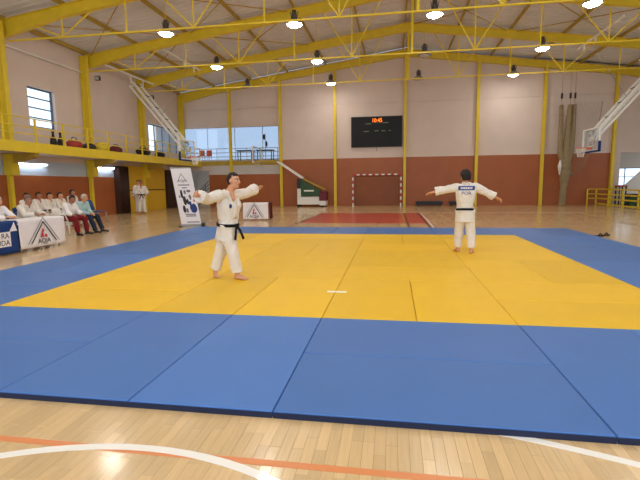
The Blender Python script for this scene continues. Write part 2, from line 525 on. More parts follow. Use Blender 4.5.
# ---------------------------------------------------------------- roof (ceiling) with ribbed sheets
def roof_slope(x0, x1):
    mb = MB(); per = 0.33; y = YF; rows = []
    while y < YB + 0.3:
        rows += [(y, 0.0), (y+0.20, 0.0), (y+0.235, 0.028), (y+0.295, 0.028)]
        y += per
    vs = []; fs = []
    for (yy, dz) in rows:
        vs += [(x0, yy, roofz(x0)+0.16+dz), (x1, yy, roofz(x1)+0.16+dz)]
    for i in range(len(rows)-1): fs.append((2*i, 2*i+1, 2*i+3, 2*i+2))
    mb.add(vs, fs)
    n = len(vs)
    mb.add([(a, b, c+0.12) for a, b, c in vs], [tuple(reversed(f)) for f in fs])
    return mb
ceiling = struct(roof_slope(RX, XR+0.3).build('ceiling', 'roof'))
roof_slope(XL-0.3, RX).build('roof_slope', 'roof', ceiling)
NODES = [RX + d*2.567 for d in range(-6, 7)]
for k, x in enumerate(NODES):
    if abs(x - RX) < 0.1:
        xs = [x-0.18, x+0.18]
    else: xs = [max(x, XL+0.12) if x < RX else min(x, XR-0.12)]
    for xx in xs:
        z = roofz(xx) + 0.06
        MB().box((xx-0.028, YF, z-0.06), (xx+0.028, YB, z+0.10)).build('purlin', 'ochre_steel', ceiling)

ORD = ['standing against the back wall', 'second from the back wall', 'third from the back wall', 'fourth from the back wall, top left of the picture',
       'fifth from the back wall, overhead', 'sixth from the back wall, overhead']
TZ = 6.97
for k, y in enumerate(FR):
    yy = y - 0.16 if k == 0 else y
    t = thing('roof_truss', 'yellow steel roof frame ' + ORD[k], 'roof frame', (0, yy, 0))
    for sx in (-1, 1):
        xe = XL + 0.1 if sx < 0 else XR - 0.1
        def dep(x):  # rafter depth, deeper at the eaves
            e = abs(x - xe)
            return 0.40 + max(0, 0.22*(1 - e/2.6)) + (0.06 if abs(x-RX) < 0.5 else 0)
        xs = [RX, RX+sx*0.5, RX+sx*6, xe-sx*2.6, xe]
        fl_t, fl_b, web = MB(), MB(), MB()
        for a, b in zip(xs[:-1], xs[1:]):
            za, zb = roofz(a)-0.035, roofz(b)-0.035
            fl_t.hexa([(a, -0.1, za-0.02), (b, -0.1, zb-0.02), (b, 0.1, zb-0.02), (a, 0.1, za-0.02), (a, -0.1, za), (b, -0.1, zb), (b, 0.1, zb), (a, 0.1, za)])
            la, lb = za-dep(a), zb-dep(b)
            fl_b.hexa([(a, -0.1, la-0.02), (b, -0.1, lb-0.02), (b, 0.1, lb-0.02), (a, 0.1, la-0.02), (a, -0.1, la), (b, -0.1, lb), (b, 0.1, lb), (a, 0.1, la)])
            web.hexa([(a, -0.012, la), (b, -0.012, lb), (b, 0.012, lb), (a, 0.012, la), (a, -0.012, za-0.02), (b, -0.012, zb-0.02), (b, 0.012, zb-0.02), (a, 0.012, za-0.02)])
        r = web.build('rafter', 'yellow_steel', t)
        fl_t.build('flange', 'yellow_steel', r); fl_b.build('flange', 'yellow_steel', r)
    if k == 0: continue
    MB().beam((XL+0.3, 0, TZ), (XR-0.3, 0, TZ), 0.055, 0.055).build('tie_bar', 'yellow_steel', t)
    for x in NODES[1:-1]:
        top = roofz(x) - 0.4
        MB().cyl((x, 0, TZ), (x, 0, top), 0.03 if abs(x-RX) > 0.1 else 0.06, n=8).build('hanger', 'yellow_steel', t)
    for x in NODES[1:-1:2]:
        for s in (-1, 1):
            x2 = x + s*1.25
            MB().cyl((x, 0, TZ), (x2, 0, roofz(x2)-0.45), 0.027, n=8).build('brace', 'yellow_steel', t)
# wind bracing in the roof plane
for b, (ya, yb) in enumerate(((22.55, 17.8), (17.8, 13.05))):
    for i in (1, 3, 7, 9, 11):
        x0, x1 = NODES[i-1]+0.1, NODES[i+1]-0.1 if i < 12 else NODES[12]
        for (p, q) in (((x0, ya), (x1, yb)), ((x0, yb), (x1, ya))):
            MB().cyl((p[0], p[1], roofz(p[0])-0.08), (q[0], q[1], roofz(q[0])-0.08), 0.022, n=6).build('wind_brace', 'brace_steel', ceiling)

# ---------------------------------------------------------------- windows and doors of the setting
def window(name, o, ax, w, z0, z1, nv, nh, frame='white_metal', depth=0.07, gl='glass'):
    """window in a wall: o = lower corner, ax = unit vector along the wall"""
    o, ax = V(o), V(ax); nrm = ax.cross(V((0,0,1)))
    def bar(a, b, c, d, th=depth):
        p = [o + ax*x + V((0,0,z-o.z)) for x, z in ((a,c),(b,c))]
        q = [o + ax*x + V((0,0,z-o.z)) for x, z in ((a,d),(b,d))]
        h = nrm*th/2
        return MB().hexa([p[0]-h, p[1]-h, p[1]+h, p[0]+h, q[0]-h, q[1]-h, q[1]+h, q[0]+h])
    fr = bar(0, 0.06, z0, z1)
    for a in ((w-0.06, w, z0, z1), (0.06, w-0.06, z0, z0+0.06), (0.06, w-0.06, z1-0.06, z1)):
        b = bar(*a); fr.add(b.v, b.f)
    root = struct(fr.build(name, frame))
    for i in range(1, nv):
        x = w*i/nv
        bar(x-0.025, x+0.025, z0+0.06, z1-0.06, depth*0.8).build('mullion', frame, root)
    for j in range(1, nh):
        z = z0 + (z1-z0)*j/nh
        bar(0.06, w-0.06, z-0.025, z+0.025, depth*0.7).build('transom', frame, root)
    for i in range(nv):
        for j in range(nh):
            xa, xb = w*i/nv, w*(i+1)/nv; za, zb = z0+(z1-z0)*j/nh, z0+(z1-z0)*(j+1)/nh
            bar(xa+0.02, xb-0.02, za+0.02, zb-0.02, 0.008).build('pane', gl, root)
    return root
window('window_1', (XL-0.2, 13.98, 3.98), (0, 1, 0), 1.52, 3.98, 5.62, 1, 4, 'frame_blue')
window('window_2', (XL-0.2, 23.1, 3.6), (0, 1, 0), 3.9, 3.6, 5.3, 4, 1, 'frame_blue')
window('window_5', (XR+0.12, 2.0, 2.2), (0, 1, 0), 6.0, 2.2, 5.5, 4, 2, 'frame_blue')
window('window_6', (XR+0.12, 10.0, 2.2), (0, 1, 0), 14.5, 2.2, 5.5, 8, 2, 'frame_blue')

# recess behind the upper opening of the back wall
struct(MB().box((-16.0, YB+0.25, 2.9), (-6.5, YB+3.6, 3.13)).build('floor_recess', 'grey_wall'))
struct(MB().box((-16.0, YB+0.25, 6.2), (-6.5, YB+3.6, 6.35)).build('ceiling_recess', 'grey_wall'))
rec = MB()
for a in wall_cells([-16.0, -6.5], [3.13, 6.2], [(-15.8, -6.9, 3.4, 6.05)]): rec.box((a[0], YB+3.6, a[2]), (a[1], YB+3.75, a[3]))
struct(rec.build('wall_recess_back', 'grey_wall'))
struct(MB().box((-16.15, YB+0.25, 3.13), (-16.0, YB+3.75, 6.2)).build('wall_recess_left', 'grey_wall'))
struct(MB().box((-6.5, YB+0.25, 3.13), (-6.35, YB+3.75, 6.2)).build('wall_recess_right', 'grey_wall'))
window('window_3', (-15.8, YB+3.68, 3.4), (1, 0, 0), 8.9, 3.4, 6.05, 4, 1, 'white_metal', gl='glass_blue')
# white stair room behind the lower opening
sr = MB()
sr.box((-14.05, YB+2.4, 0.0), (-11.8, YB+2.5, 2.6)).box((-14.05, YB+0.25, 0.0), (-13.95, YB+2.4, 2.6)).box((-11.95, YB+0.25, 0.0), (-11.8, YB+2.4, 2.6)).box((-14.05, YB+0.25, 2.6), (-11.8, YB+2.5, 2.75))
struct(sr.build('wall_stair_room', 'grey_wall'))
# bright stair hall right of the back wall
hr = MB()
for a in wall_cells([14.0, 24.0], [0.0, 4.6], [(14.4, 23.4, 1.1, 2.35)]): hr.box((a[0], YB+4.2, a[2]), (a[1], YB+4.4, a[3]))
hr.box((13.9, YB+0.25, 0.0), (14.05, YB+4.2, 4.6)).box((13.9, YB+0.25, 4.6), (24.0, YB+4.4, 4.75))
struct(hr.build('wall_stair_hall', 'grey_wall'))
window('window_4', (14.4, YB+4.3, 1.1), (1, 0, 0), 9.0, 1.1, 2.35, 8, 2, 'frame_blue')
# yellow sliding doors and dark door under the gallery
d1 = struct(MB().box((XL, 20.25, 0.0), (XL+0.12, 24.5, 2.62)).build('door_1', 'door_yellow'))
for i in range(3):
    y0 = 20.3 + i*1.4
    MB().box((XL+0.12, y0, 0.05), (XL+0.15, y0+1.38, 2.57)).build('door_leaf', 'door_yellow', d1)
MB().box((XL+0.15, 20.3, 1.22), (XL+0.19, 24.45, 1.27)).build('push_bar', 'charcoal', d1)
d3 = struct(MB().box((XL, 24.7, 0.0), (XL+0.1, 26.9, 2.5)).build('door_3', 'wood_dark'))
for i in range(2): MB().box((XL+0.1, 24.75+i*1.07, 0.05), (XL+0.13, 25.78+i*1.07, 2.45)).build('door_leaf', 'wood_dark', d3)
d2 = struct(MB().box((XL, 19.35, 0.0), (XL+0.3, 20.22, 2.55)).build('door_2', 'wood_dark'))
for i in range(6):
    MB().cyl((XL+0.3, 19.42+i*0.145, 0.02), (XL+0.3, 19.42+i*0.145, 2.5), 0.06, n=8).build('fold', 'wood_dark', d2, True)

# ---------------------------------------------------------------- gallery
GX, GZ0, GZ1 = -12.5, 2.76, 3.14
gs = struct(MB().box((XL+0.0, YF, GZ0+0.02), (GX-0.06, YB-0.05, GZ1-0.04)).build('floor_gallery', 'grey_wall'))
g = thing('gallery_railing', 'yellow edge beam and pipe railing of the gallery along the left wall', 'railing', (0, 0, 0))
MB().box((GX-0.06, YF, GZ0), (GX, YB-0.05, GZ1)).build('edge_beam', 'yellow_steel', g)
for y in [q-0.28 for q in FR[1:5]]:
    MB().hexa([(XL+0.42, y-0.09, 2.4), (GX-0.1, y-0.09, 2.62), (GX-0.1, y+0.09, 2.62), (XL+0.42, y+0.09, 2.4), (XL+0.42, y-0.09, GZ0+0.02), (GX-0.1, y-0.09, GZ0+0.02), (GX-0.1, y+0.09, GZ0+0.02), (XL+0.42, y+0.09, GZ0+0.02)]).build('bracket', 'ochre_steel', gs)
y = 2.4
while y < YB:
    MB().beam((GX-0.03, y, GZ1), (GX-0.03, y, 4.0), 0.06, 0.06).build('rail_post', 'yellow_steel', g)
    y += 1.45
for z in (3.42, 3.68, 4.0):
    MB().cyl((GX-0.03, YF, z), (GX-0.03, YB-0.1, z), 0.022, n=8).build('handrail', 'yellow_steel', g)
# railing across the recess opening
g2 = thing('balcony_railing', 'thin yellow grey pipe railing across the bright upper opening of the back wall', 'railing', (0, YB+0.12, 3.13))
for i in range(7):
    MB().cyl((-13.6+i*1.09, 0, 0), (-13.6+i*1.09, 0, 0.86), 0.02, n=6).build('rail_post', 'grey', g2)
for z in (0.3, 0.58, 0.86):
    MB().cyl((-13.7, 0, z), (-6.98, 0, z), 0.02, n=6).build('rail', 'grey', g2)
MB().box((-13.75, -0.16, -0.3), (-6.95, -0.12, 0.0)).build('edge_beam', 'ochre_steel', g2)

# ---------------------------------------------------------------- lamps
def make_lamp(lit):
    t = link('high_bay_lamp', None)
    MB().lathe([(0.0, 0.48), (0.085, 0.47), (0.1, 0.3), (0.12, 0.12), (0.0, 0.12)][::-1], 16).build('ballast', 'dark_grey', t, True)
    MB().lathe([(0.10, 0.14), (0.20, 0.09), (0.31, 0.0), (0.32, -0.06), (0.295, -0.06), (0.285, 0.0), (0.18, 0.07), (0.10, 0.11)], 20).build('reflector', 'grey', t, True)
    MB().lathe([(0.0, -0.16), (0.12, -0.145), (0.22, -0.10), (0.288, -0.02), (0.0, -0.012)], 20).build('lens', 'lamp_on' if lit else 'lamp_off', t, True)
    for i in range(4):
        a = i*math.pi/2
        MB().beam((0.095*math.cos(a), 0.095*math.sin(a), 0.15), (0.15*math.cos(a), 0.15*math.sin(a), 0.42), 0.012, 0.03).build('cooling_fin', 'dark_grey', t)
    return t
lamp_on, lamp_off = make_lamp(True), make_lamp(False)
used = {True: False, False: False}
LX = [(-8.35, 'leftmost line'), (-3.05, 'second line from left'), (2.2, 'third line from left'), (7.52, 'rightmost line')]
LY = [(25.3, 'row nearest the back wall'), (20.3, 'second row from the back wall'), (15.03, 'third row from the back wall'), (9.8, 'overhead row above the far mat edge'),
      (4.6, 'overhead row above the near mat'), (-0.6, 'overhead row above the camera'), (-5.8, 'overhead row behind the camera')]
OFF = {(0, 0), (2, 0), (2, 1)}
rod_cache = {}
for j, (ly, rn) in enumerate(LY):
    for i, (lx, cn) in enumerate(LX):
        lit = (i, j) not in OFF
        src = lamp_on if lit else lamp_off
        lab = ('glowing white' if lit else 'unlit dark') + ' round lamp, ' + cn + ', ' + rn
        if not used[lit]:
            used[lit] = True; o = src; o.location = (lx, ly, 7.62)
        else:
            o = copy_thing(src, (lx, ly, 7.62), 0)
            for ch in [c for c in o.children if c.name.startswith('suspension_rod')]: bpy.data.objects.remove(ch)
        tag(o, lab, 'ceiling lamp', 'high bay ceiling lamps')
        hgt = roofz(lx) - 7.62 + 0.17
        MB().cyl((0, 0, 0.35), (0, 0, hgt), 0.014, n=6).build('suspension_rod', 'yellow_steel', o)
# fluorescent tubes under the gallery
for k, (ty, lab) in enumerate(((13.75, 'lit fluorescent tube under the gallery, nearer the left picture edge'), (18.4, 'lit fluorescent tube under the gallery, near the dark door'))):
    t = thing('fluorescent_light', lab, 'tube light', (XL+0.16, ty, 2.42), 0, 'tube lights under the gallery')
    MB().box((-0.06, -0.78, 0.02), (0.06, 0.78, 0.08)).build('housing', 'white_metal', t)
    MB().cyl((0, -0.75, -0.01), (0, 0.75, -0.01), 0.022, n=10).build('tube', 'tube_on', t, True)
    for s in (-1, 1): MB().box((-0.03, s*0.77-0.015, -0.035), (0.03, s*0.77+0.015, 0.02)).build('socket', 'white_plastic', t)
for k, yy in enumerate((18.05, 23.0)):
    t = thing('floodlight', ('small dark floodlight on the yellow column beside the left window', 'small dark floodlight on the yellow column above the folded basket')[k], 'floodlight', (XL+0.5, yy-0.2, 6.7), 0)
    MB().box((-0.12, -0.07, -0.09), (0.12, 0.07, 0.09)).build('body', 'charcoal', t)
    MB().box((-0.1, -0.085, -0.07), (0.1, -0.07, 0.07)).build('lens', 'lamp_off', t)
    MB().beam((-0.12, 0, 0.12), (0.12, 0, 0.12), 0.02, 0.03).build('yoke', 'dark_grey', t)

t = thing('fluorescent_light', 'added unseen tube light brightening the white stair doorway behind the banner', 'tube light', (-12.9, YB+0.42, 2.57), 0, 'tube lights under the gallery')  # added lamp, hidden above the lintel, to brighten the stair room
MB().box((-0.6, -0.06, 0.02), (0.6, 0.06, 0.09)).build('housing', 'white_metal', t)
MB().cyl((-0.58, 0, -0.01), (0.58, 0, -0.01), 0.022, n=10).build('tube', 'tube_on', t, True)

# ---------------------------------------------------------------- judo mats
MT = 0.045
mats = {}
for col in ('blue', 'yellow'):
    for a, b in ((1, 2), (2, 1)):
        mats[(col, a, b)] = bevel_box_mesh('mat_panel', a-0.006, b-0.006, MT, 0.006, 'mat_' + col)
base = {}
border = thing('mat_border', 'blue outer border of the judo competition mat, made of butted panels', 'judo mat', (0, 6, 0))
field = thing('mat_field', 'yellow inner contest field of the judo mat, made of butted panels', 'judo mat', (0, 6, 0))
def put_mat(col, x0, y0, sx, sy):
    par = border if col == 'blue' else field
    o = link('mat_panel', mats[(col, sx, sy)], par)
    o.location = (x0 + sx/2, y0 + sy/2 - 6, random.uniform(0.0002, 0.0012))
def block(col, x0, y0, kind):
    if kind == 'v':
        put_mat(col, x0, y0, 1, 2); put_mat(col, x0+1, y0, 1, 2)
    else:
        put_mat(col, x0, y0, 2, 1); put_mat(col, x0, y0+1, 2, 1)
front = {-6: 'h', -4: 'h', -2: 'v', 0: 'h', 2: 'v', 4: 'h'}
for x, k in front.items(): block('blue', x, 0, k)
for x, k in {-6: 'v', -4: 'h', -2: 'v', 0: 'h', 2: 'h', 4: 'v'}.items(): block('blue', x, 10, k)
for y, k in {2: 'h', 4: 'v', 6: 'v', 8: 'v'}.items(): block('blue', -6, y, k)
for y, k in {2: 'v', 4: 'v', 6: 'v', 8: 'h'}.items(): block('blue', 4, y, k)
fieldk = {2: 'hvvh', 4: 'vhhv', 6: 'hvhh', 8: 'vhvh'}
for y, s in fieldk.items():
    for i, k in enumerate(s): block('yellow', -4 + 2*i, y, k)
# navy side skirt of the front edge belongs to the border
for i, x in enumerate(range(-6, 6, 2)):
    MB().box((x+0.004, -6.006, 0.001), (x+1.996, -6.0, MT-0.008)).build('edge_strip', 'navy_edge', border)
tp = MB().box((-0.13, -0.035, 0), (0.13, 0.035, 0.0015)).build('start_mark', 'tape_white')
tp.location = (0.02, 3.16, MT+0.0015)
tag(tp, 'short white tape strip stuck on the yellow mat', 'tape mark')

# ---------------------------------------------------------------- scoreboard
t = thing('scoreboard', 'black electronic scoreboard on the back wall showing orange digits', 'scoreboard', (-0.32, YB-0.04, 3.84))
MB().box((-1.64, -0.10, 0.0), (1.62, 0.0, 1.92)).build('housing', 'screen', t)
for (a, b) in (((-1.66, 0), (-1.62, 1.94)), ((1.60, 0), (1.64, 1.94)), ((-1.62, 1.90), (1.60, 1.94)), ((-1.62, -0.02), (1.60, 0.02))):
    MB().box((a[0], -0.115, a[1]), (b[0], -0.095, b[1])).build('frame_edge', 'charcoal', t)
place_text('10:45', 0.36, 'led', t, (0.02, -0.103, 1.68), (1, 0, 0), (0, 0, 1), 'led_digits', 0.85)
for x0, x1, z in ((-0.72, -0.36, 1.46), (0.36, 0.74, 1.5), (-0.85, -0.5, 0.98), (-0.15, 0.12, 1.0), (0.3, 0.56, 0.99), (0.78, 0.9, 1.0)):
    MB().box((x0, -0.104, z), (x1, -0.1, z+0.05)).build('indicator', 'led_dim', t)
MB().box((-0.02, -0.05, -0.28), (0.02, -0.01, 0.0)).build('cable', 'grey', t)

# ---------------------------------------------------------------- handball goal
t = thing('handball_goal', 'red and white striped handball goal with net against the brown back wall', 'goal', (-0.28, 26.55, 0))
def striped(p0, p1, n, first):
    p0, p1 = V(p0), V(p1)
    for i in range(n):
        a, b = p0.lerp(p1, i/n), p0.lerp(p1, (i+1)/n)
        MB().beam(a, b, 0.08, 0.08, (0, 1, 0)).build('post_segment', 'white_metal' if (i + first) % 2 == 0 else 'print_red', t)
striped((-1.54, 0, 0), (-1.54, 0, 2.08), 10, 0)
striped((1.54, 0, 0), (1.54, 0, 2.08), 10, 0)
striped((-1.5, 0, 2.04), (1.5, 0, 2.04), 15, 1)
for s in (-1, 1):
    MB().tube([(s*1.5, 0.04, 2.02), (s*1.5, 0.45, 1.95), (s*1.5, 0.62, 0.04), (s*1.5, 0.04, 0.03)], 0.02, 6).build('net_stay', 'grey', t)
nb = MB()
for i in range(25):
    x = -1.5 + 3.0*i/24
    nb.tube([(x, 0.04, 2.0), (x, 0.42, 1.93), (x, 0.6, 0.05)], 0.006, 3)
for j in range(20):
    f = j/19
    y, z = (0.04+0.38*f/0.2, 2.0-0.07*f/0.2) if f < 0.2 else (0.42+0.18*(f-0.2)/0.8, 1.93-1.88*(f-0.2)/0.8)
    nb.tube([(-1.5, y, z), (1.5, y, z)], 0.006, 3)
n_ = nb.build('goal_net', 'dark_grey', t); n_['kind'] = 'stuff'

# ---------------------------------------------------------------- long benches by the back wall
for k, (x0, x1) in enumerate(((2.2, 3.9), (4.3, 5.75))):
    t = thing('gym_bench', ('low dark bench by the back wall, right next to the goal', 'low dark bench by the back wall, behind the boy in white')[k], 'bench', (0, 26.8, 0), 0, 'low benches at the back wall')
    MB().box((x0, -0.16, 0.24), (x1, 0.16, 0.3)).build('seat', 'charcoal', t)
    MB().box((x0+0.05, -0.03, 0.06), (x1-0.05, 0.03, 0.2)).build('stretcher', 'black', t)
    for x in (x0+0.15, x1-0.15): MB().box((x-0.04, -0.15, 0), (x+0.04, 0.15, 0.24)).build('leg', 'black', t)
    MB().box((x0, -0.165, 0.1), (x1, -0.15, 0.24)).build('apron', 'black', t)

# ---------------------------------------------------------------- portable basketball stand by the back wall
t = thing('portable_basketball_stand', 'portable basketball stand with white base and slanting arm beside the back wall', 'basketball stand', (-4.65, 26.3, 0))
MB().box((-0.75, -0.4, 0.16), (0.75, 0.4, 0.66)).build('base_box', 'white_metal', t)
MB().box((-0.75, -0.38, 0.66), (-0.5, 0.38, 1.2)).build('ballast_box', 'white_metal', t)
MB().hexa([(-0.5, -0.42, 0.72), (0.8, -0.42, 0.72), (0.8, 0.42, 0.72), (-0.5, 0.42, 0.72), (-0.5, -0.42, 1.75), (0.75, -0.42, 1.05), (0.75, 0.42, 1.05), (-0.5, 0.42, 1.75)]).build('cover_panel', 'green', t)
MB().box((-0.3, -0.435, 1.0), (0.35, -0.42, 1.1)).build('cover_stripe', 'white_metal', t)
MB().box((0.72, -0.55, 0.4), (1.15, 0.5, 1.0)).build('front_pad', 'maroon_pad', t)
MB().box((0.74, -0.53, 0.1), (1.13, 0.48, 0.4)).build('pad_foot', 'white_metal', t)
MB().box((-0.75, -0.44, 1.2), (-0.5, 0.44, 1.85)).build('rear_post', 'charcoal', t)
for s in (-0.3, 0.3):
    MB().beam((-0.45, s, 1.88), (-2.1, s, 2.98), 0.07, 0.10).build('main_arm', 'white_metal', t)
    MB().beam((-0.45, s, 1.85), (1.05, s, 1.12), 0.05, 0.06).build('brace_arm', 'ochre_steel', t)
    MB().beam((-2.05, s, 2.98), (-3.5, s, 3.02), 0.07, 0.1).build('board_arm', 'ochre_steel', t)
    for x in (-0.7, 0.85):
        MB().cyl((x, s*1.3-0.03, 0.08), (x, s*1.3+0.03, 0.08), 0.08, n=12).build('wheel', 'black', t)
bd = MB().box((-3.56, -0.9, 2.9), (-3.52, 0.9, 3.95)).build('backboard', 'glass', t)
for a, b in (((-0.9, 2.9), (0.9, 2.96)), ((-0.9, 3.89), (0.9, 3.95)), ((-0.9, 2.96), (-0.84, 3.89)), ((0.84, 2.96), (0.9, 3.89))):
    MB().box((-3.58, a[0], a[1]), (-3.5, b[0], b[1])).build('board_frame', 'white_metal', t)
ring = [(-3.56-0.38 + 0.225*math.cos(a*math.pi/10), 0.225*math.sin(a*math.pi/10), 3.05) for a in range(21)]
MB().tube(ring, 0.012, 6).build('rim', 'rim', t)

# ---------------------------------------------------------------- ceiling-hung side baskets
def hoop_stand(s, lab):
    """s=+1 right side of the cross court, -1 left side"""
    cx, cy = s*9.9 - 0.2, 21.0
    t = thing('hanging_basketball_hoop', lab, 'basketball hoop', (cx, cy, 0))
    bx = s*0.42
    MB().box((min(bx, bx+s*0.03), -0.9, 2.9), (max(bx, bx+s*0.03), 0.9, 3.95)).build('backboard', 'glass', t)
    for a, b in (((-0.92, 2.88), (0.92, 2.94)), ((-0.92, 3.91), (0.92, 3.97)), ((-0.92, 2.94), (-0.86, 3.91)), ((0.86, 2.94), (0.92, 3.91))):
        MB().box((min(bx-s*0.02, bx+s*0.05), a[0], a[1]), (max(bx-s*0.02, bx+s*0.05), b[0], b[1])).build('board_frame', 'white_metal', t)
    for y0, y1 in ((-0.95, -0.5), (-0.95, 0.95)):
        z0, z1 = (2.84, 3.3) if y1 < 0 else (2.82, 2.9)
        if y1 < 0: y1 = -0.88
        MB().box((min(bx-s*0.03, bx+s*0.07), y0, z0), (max(bx-s*0.03, bx+s*0.07), y1, z1)).build('edge_pad', 'cloth_blue', t)
    for (a, b, c, d) in ((-0.3, 0.3, 3.1, 3.13), (-0.3, 0.3, 3.52, 3.55), (-0.3, -0.27, 3.1, 3.55), (0.27, 0.3, 3.1, 3.55)):
        MB().box((min(bx-s*0.012, bx), a, c), (max(bx-s*0.012, bx), b, d)).build('target_line', 'white_metal', t)
    MB().tube([(0.225*math.cos(a*math.pi/10), 0.225*math.sin(a*math.pi/10), 3.05) for a in range(21)], 0.014, 6).build('rim', 'rim', t)
    MB().box((min(s*0.22, s*0.42), -0.1, 2.98), (max(s*0.22, s*0.42), 0.1, 3.06)).build('rim_bracket', 'rim', t)
    nt_ = MB()
    for k in range(12):
        a0 = k*math.pi/6
        for d in (-1, 1):
            nt_.tube([((0.22-0.10*f)*math.cos(a0+d*f*0.9), (0.22-0.10*f)*math.sin(a0+d*f*0.9), 3.04-0.42*f) for f in (0, 0.33, 0.66, 1)], 0.008, 3)
    q = nt_.build('hoop_net', 'net_white', t); q['kind'] = 'stuff'
    for yy in (-0.3, 0.3):
        MB().beam((bx+s*0.06, yy, 3.75), (s*3.25, yy*1.2, 7.15), 0.08, 0.1).build('lattice_chord', 'white_metal', t)
        MB().beam((bx+s*0.06, yy, 3.4), (s*3.45, yy*1.2, 6.95), 0.08, 0.1).build('lattice_chord', 'white_metal', t)
    for f in (0.03, 0.22, 0.41, 0.6, 0.79, 0.97):
        for yy in (-0.3, 0.3):
            p = V((bx+s*0.06, yy, 3.75)).lerp(V((s*3.25, yy*1.2, 7.15)), f); q_ = V((bx+s*0.06, yy, 3.4)).lerp(V((s*3.45, yy*1.2, 6.95)), f)
            MB().cyl(p, q_, 0.022, n=6).build('lattice_bar', 'white_metal', t)
        p = V((bx+s*0.06, -0.3, 3.75)).lerp(V((s*3.25, -0.36, 7.15)), f)
        MB().cyl(p, (p.x, -p.y, p.z), 0.022, n=6).build('lattice_bar', 'dark_grey', t)
    # carrying tubes between two roof frames
    for x, z in ((s*0.1, 8.0), (s*3.0, 7.35)):
        MB().cyl((x, -3.15, z), (x, 1.5, z), 0.05, n=8).build('carrier_tube', 'white_metal', t)
    for x, z0, z1 in ((s*0.1, 7.7, 8.02), (s*3.2, 7.0, 7.4)):
        MB().beam((x, 0.6, z0), (x, 0.6, z1), 0.06, 0.06, (0, 1, 0)).build('hinge_post', 'white_metal', t)
        MB().beam((x, -0.6, z0), (x, -0.6, z1), 0.06, 0.06, (0, 1, 0)).build('hinge_post', 'white_metal', t)
    MB().cyl((s*1.9, 0, 5.3), (s*0.1, 0, 7.95), 0.012, n=6).build('stay_cable', 'grey', t)
hoop_stand(1, 'ceiling hung basketball hoop with clear board on the right side of the hall')
hoop_stand(-1, 'ceiling hung basketball hoop with clear board on the left by the gallery')

# ---------------------------------------------------------------- divider net
t = thing('divider_net', 'gathered olive divider net hanging from three straps at the back wall', 'divider net', (11.0, 26.4, 0))
def bundle(pts, rr, name):
    P = []; R = []
    n = 40
    for i in range(n+1):
        f = i/n*(len(pts)-1); a = min(int(f), len(pts)-2); u = f-a
        P.append(V(pts[a]).lerp(V(pts[a+1]), u)); r = rr[a]*(1-u) + rr[a+1]*u
        R.append(r*(1 + 0.18*noise.noise(V((i*0.9, pts[0][0]*7, 0)))))
    mb = MB().tube(P, R, 14)
    for i, v in enumerate(mb.v):
        c = P[i//14]; d = V(v) - c
        k = 1 + 0.22*noise.noise(V((math.atan2(d.y, d.x)*3, c.z*0.35, pts[0][0])))
        mb.v[i] = tuple(c + d*k)
    return mb.build(name, 'net_olive', t, True)
bundle([(-0.45, 0, 5.95), (-0.42, 0, 4.5), (-0.4, 0, 3.2), (-0.12, 0, 2.2)], [0.10, 0.13, 0.16, 0.16], 'net_bundle')
bundle([(0.02, 0, 5.95), (-0.02, 0, 4.5), (-0.05, 0, 3.0), (-0.08, 0, 1.9)], [0.12, 0.16, 0.22, 0.22], 'net_bundle')
bundle([(0.28, 0, 5.95), (0.26, 0, 4.5), (0.2, 0, 3.2), (-0.02, 0, 2.1)], [0.10, 0.13, 0.17, 0.16], 'net_bundle')
bundle([(-0.07, 0, 2.5), (-0.07, 0, 1.8), (-0.1, 0, 1.1), (-0.14, 0, 0.03)], [0.36, 0.30, 0.17, 0.19], 'net_tail')
for x in (-0.45, 0.02, 0.28):
    MB().box((x-0.05, -0.03, 6.3), (x+0.05, 0.03, 6.62)).build('strap', 'charcoal', t)
    MB().cyl((x, 0, 5.9), (x, 0, 8.0), 0.012, n=6).build('hanging_rope', 'net_olive', t)
nb = MB()
def swag(u, v):
    """loose net sheet: u across, v down"""
    x = 0.30 + 1.45*u*(0.02 + math.sqrt(max(0.0, 1 - v**3.2))) - 0.3*v
    z = 6.05 - 4.35*v + 0.35*u*math.sin(v*math.pi)
    return V((x, -0.03 + 0.05*math.sin(u*9), z))
for i in range(19):
    nb.tube([swag(i/18, j/16) for j in range(17)], 0.004, 3)
for j in range(31):
    nb.tube([swag(i/12, j/30) for i in range(13)], 0.004, 3)
q = nb.build('loose_net', 'net_olive', t); q['kind'] = 'stuff'
nb.v = []; nb.f = []
nb.tube([swag(1, j/16) for j in range(17)], 0.018, 6).build('edge_rope', 'net_olive', t, True)
q = bundle([(-0.42, -0.2, 2.7), (-0.46, -0.24, 2.35), (-0.42, -0.2, 1.85)], [0.04, 0.11, 0.03], 'tied_cloth')
q.data.materials.clear(); q.data.materials.append(M['net_white'])

# ---------------------------------------------------------------- right barrier, stair hall
t = thing('barrier', 'yellow pipe barrier with three rails along the right side', 'barrier', (13.0, 0, 0))
yy = 27.0
while yy > 9:
    MB().beam((0, yy, 0), (0, yy, 0.98), 0.07, 0.07).build('post', 'yellow_steel', t)
    yy -= 1.6
for z in (0.1, 0.42, 0.68, 0.98):
    MB().beam((0, 9.0, z), (0, 27.0, z), 0.07, 0.075).build('rail', 'yellow_steel', t)
for z in (0.42, 0.68, 0.98):
    MB().beam((0, 27.0, z), (-0.5, 27.0, z), 0.05, 0.05).build('rail', 'yellow_steel', t)
MB().beam((-0.5, 27.0, 0), (-0.5, 27.0, 0.98), 0.07, 0.07).build('post', 'yellow_steel', t)
t = thing('staircase', 'white sloping staircase flank behind the yellow barrier at the right edge', 'staircase', (14.3, 28.4, 0))
MB().prism([(0.2, 0.0), (0.2, 0.45), (1.73, 2.0), (4.2, 4.5), (4.2, 2.7), (1.5, 0.0)], -0.12, (0, 0, 0), (1, 0, 0), (0, 0, 1)).build('flank_wall', 'white_metal', t)
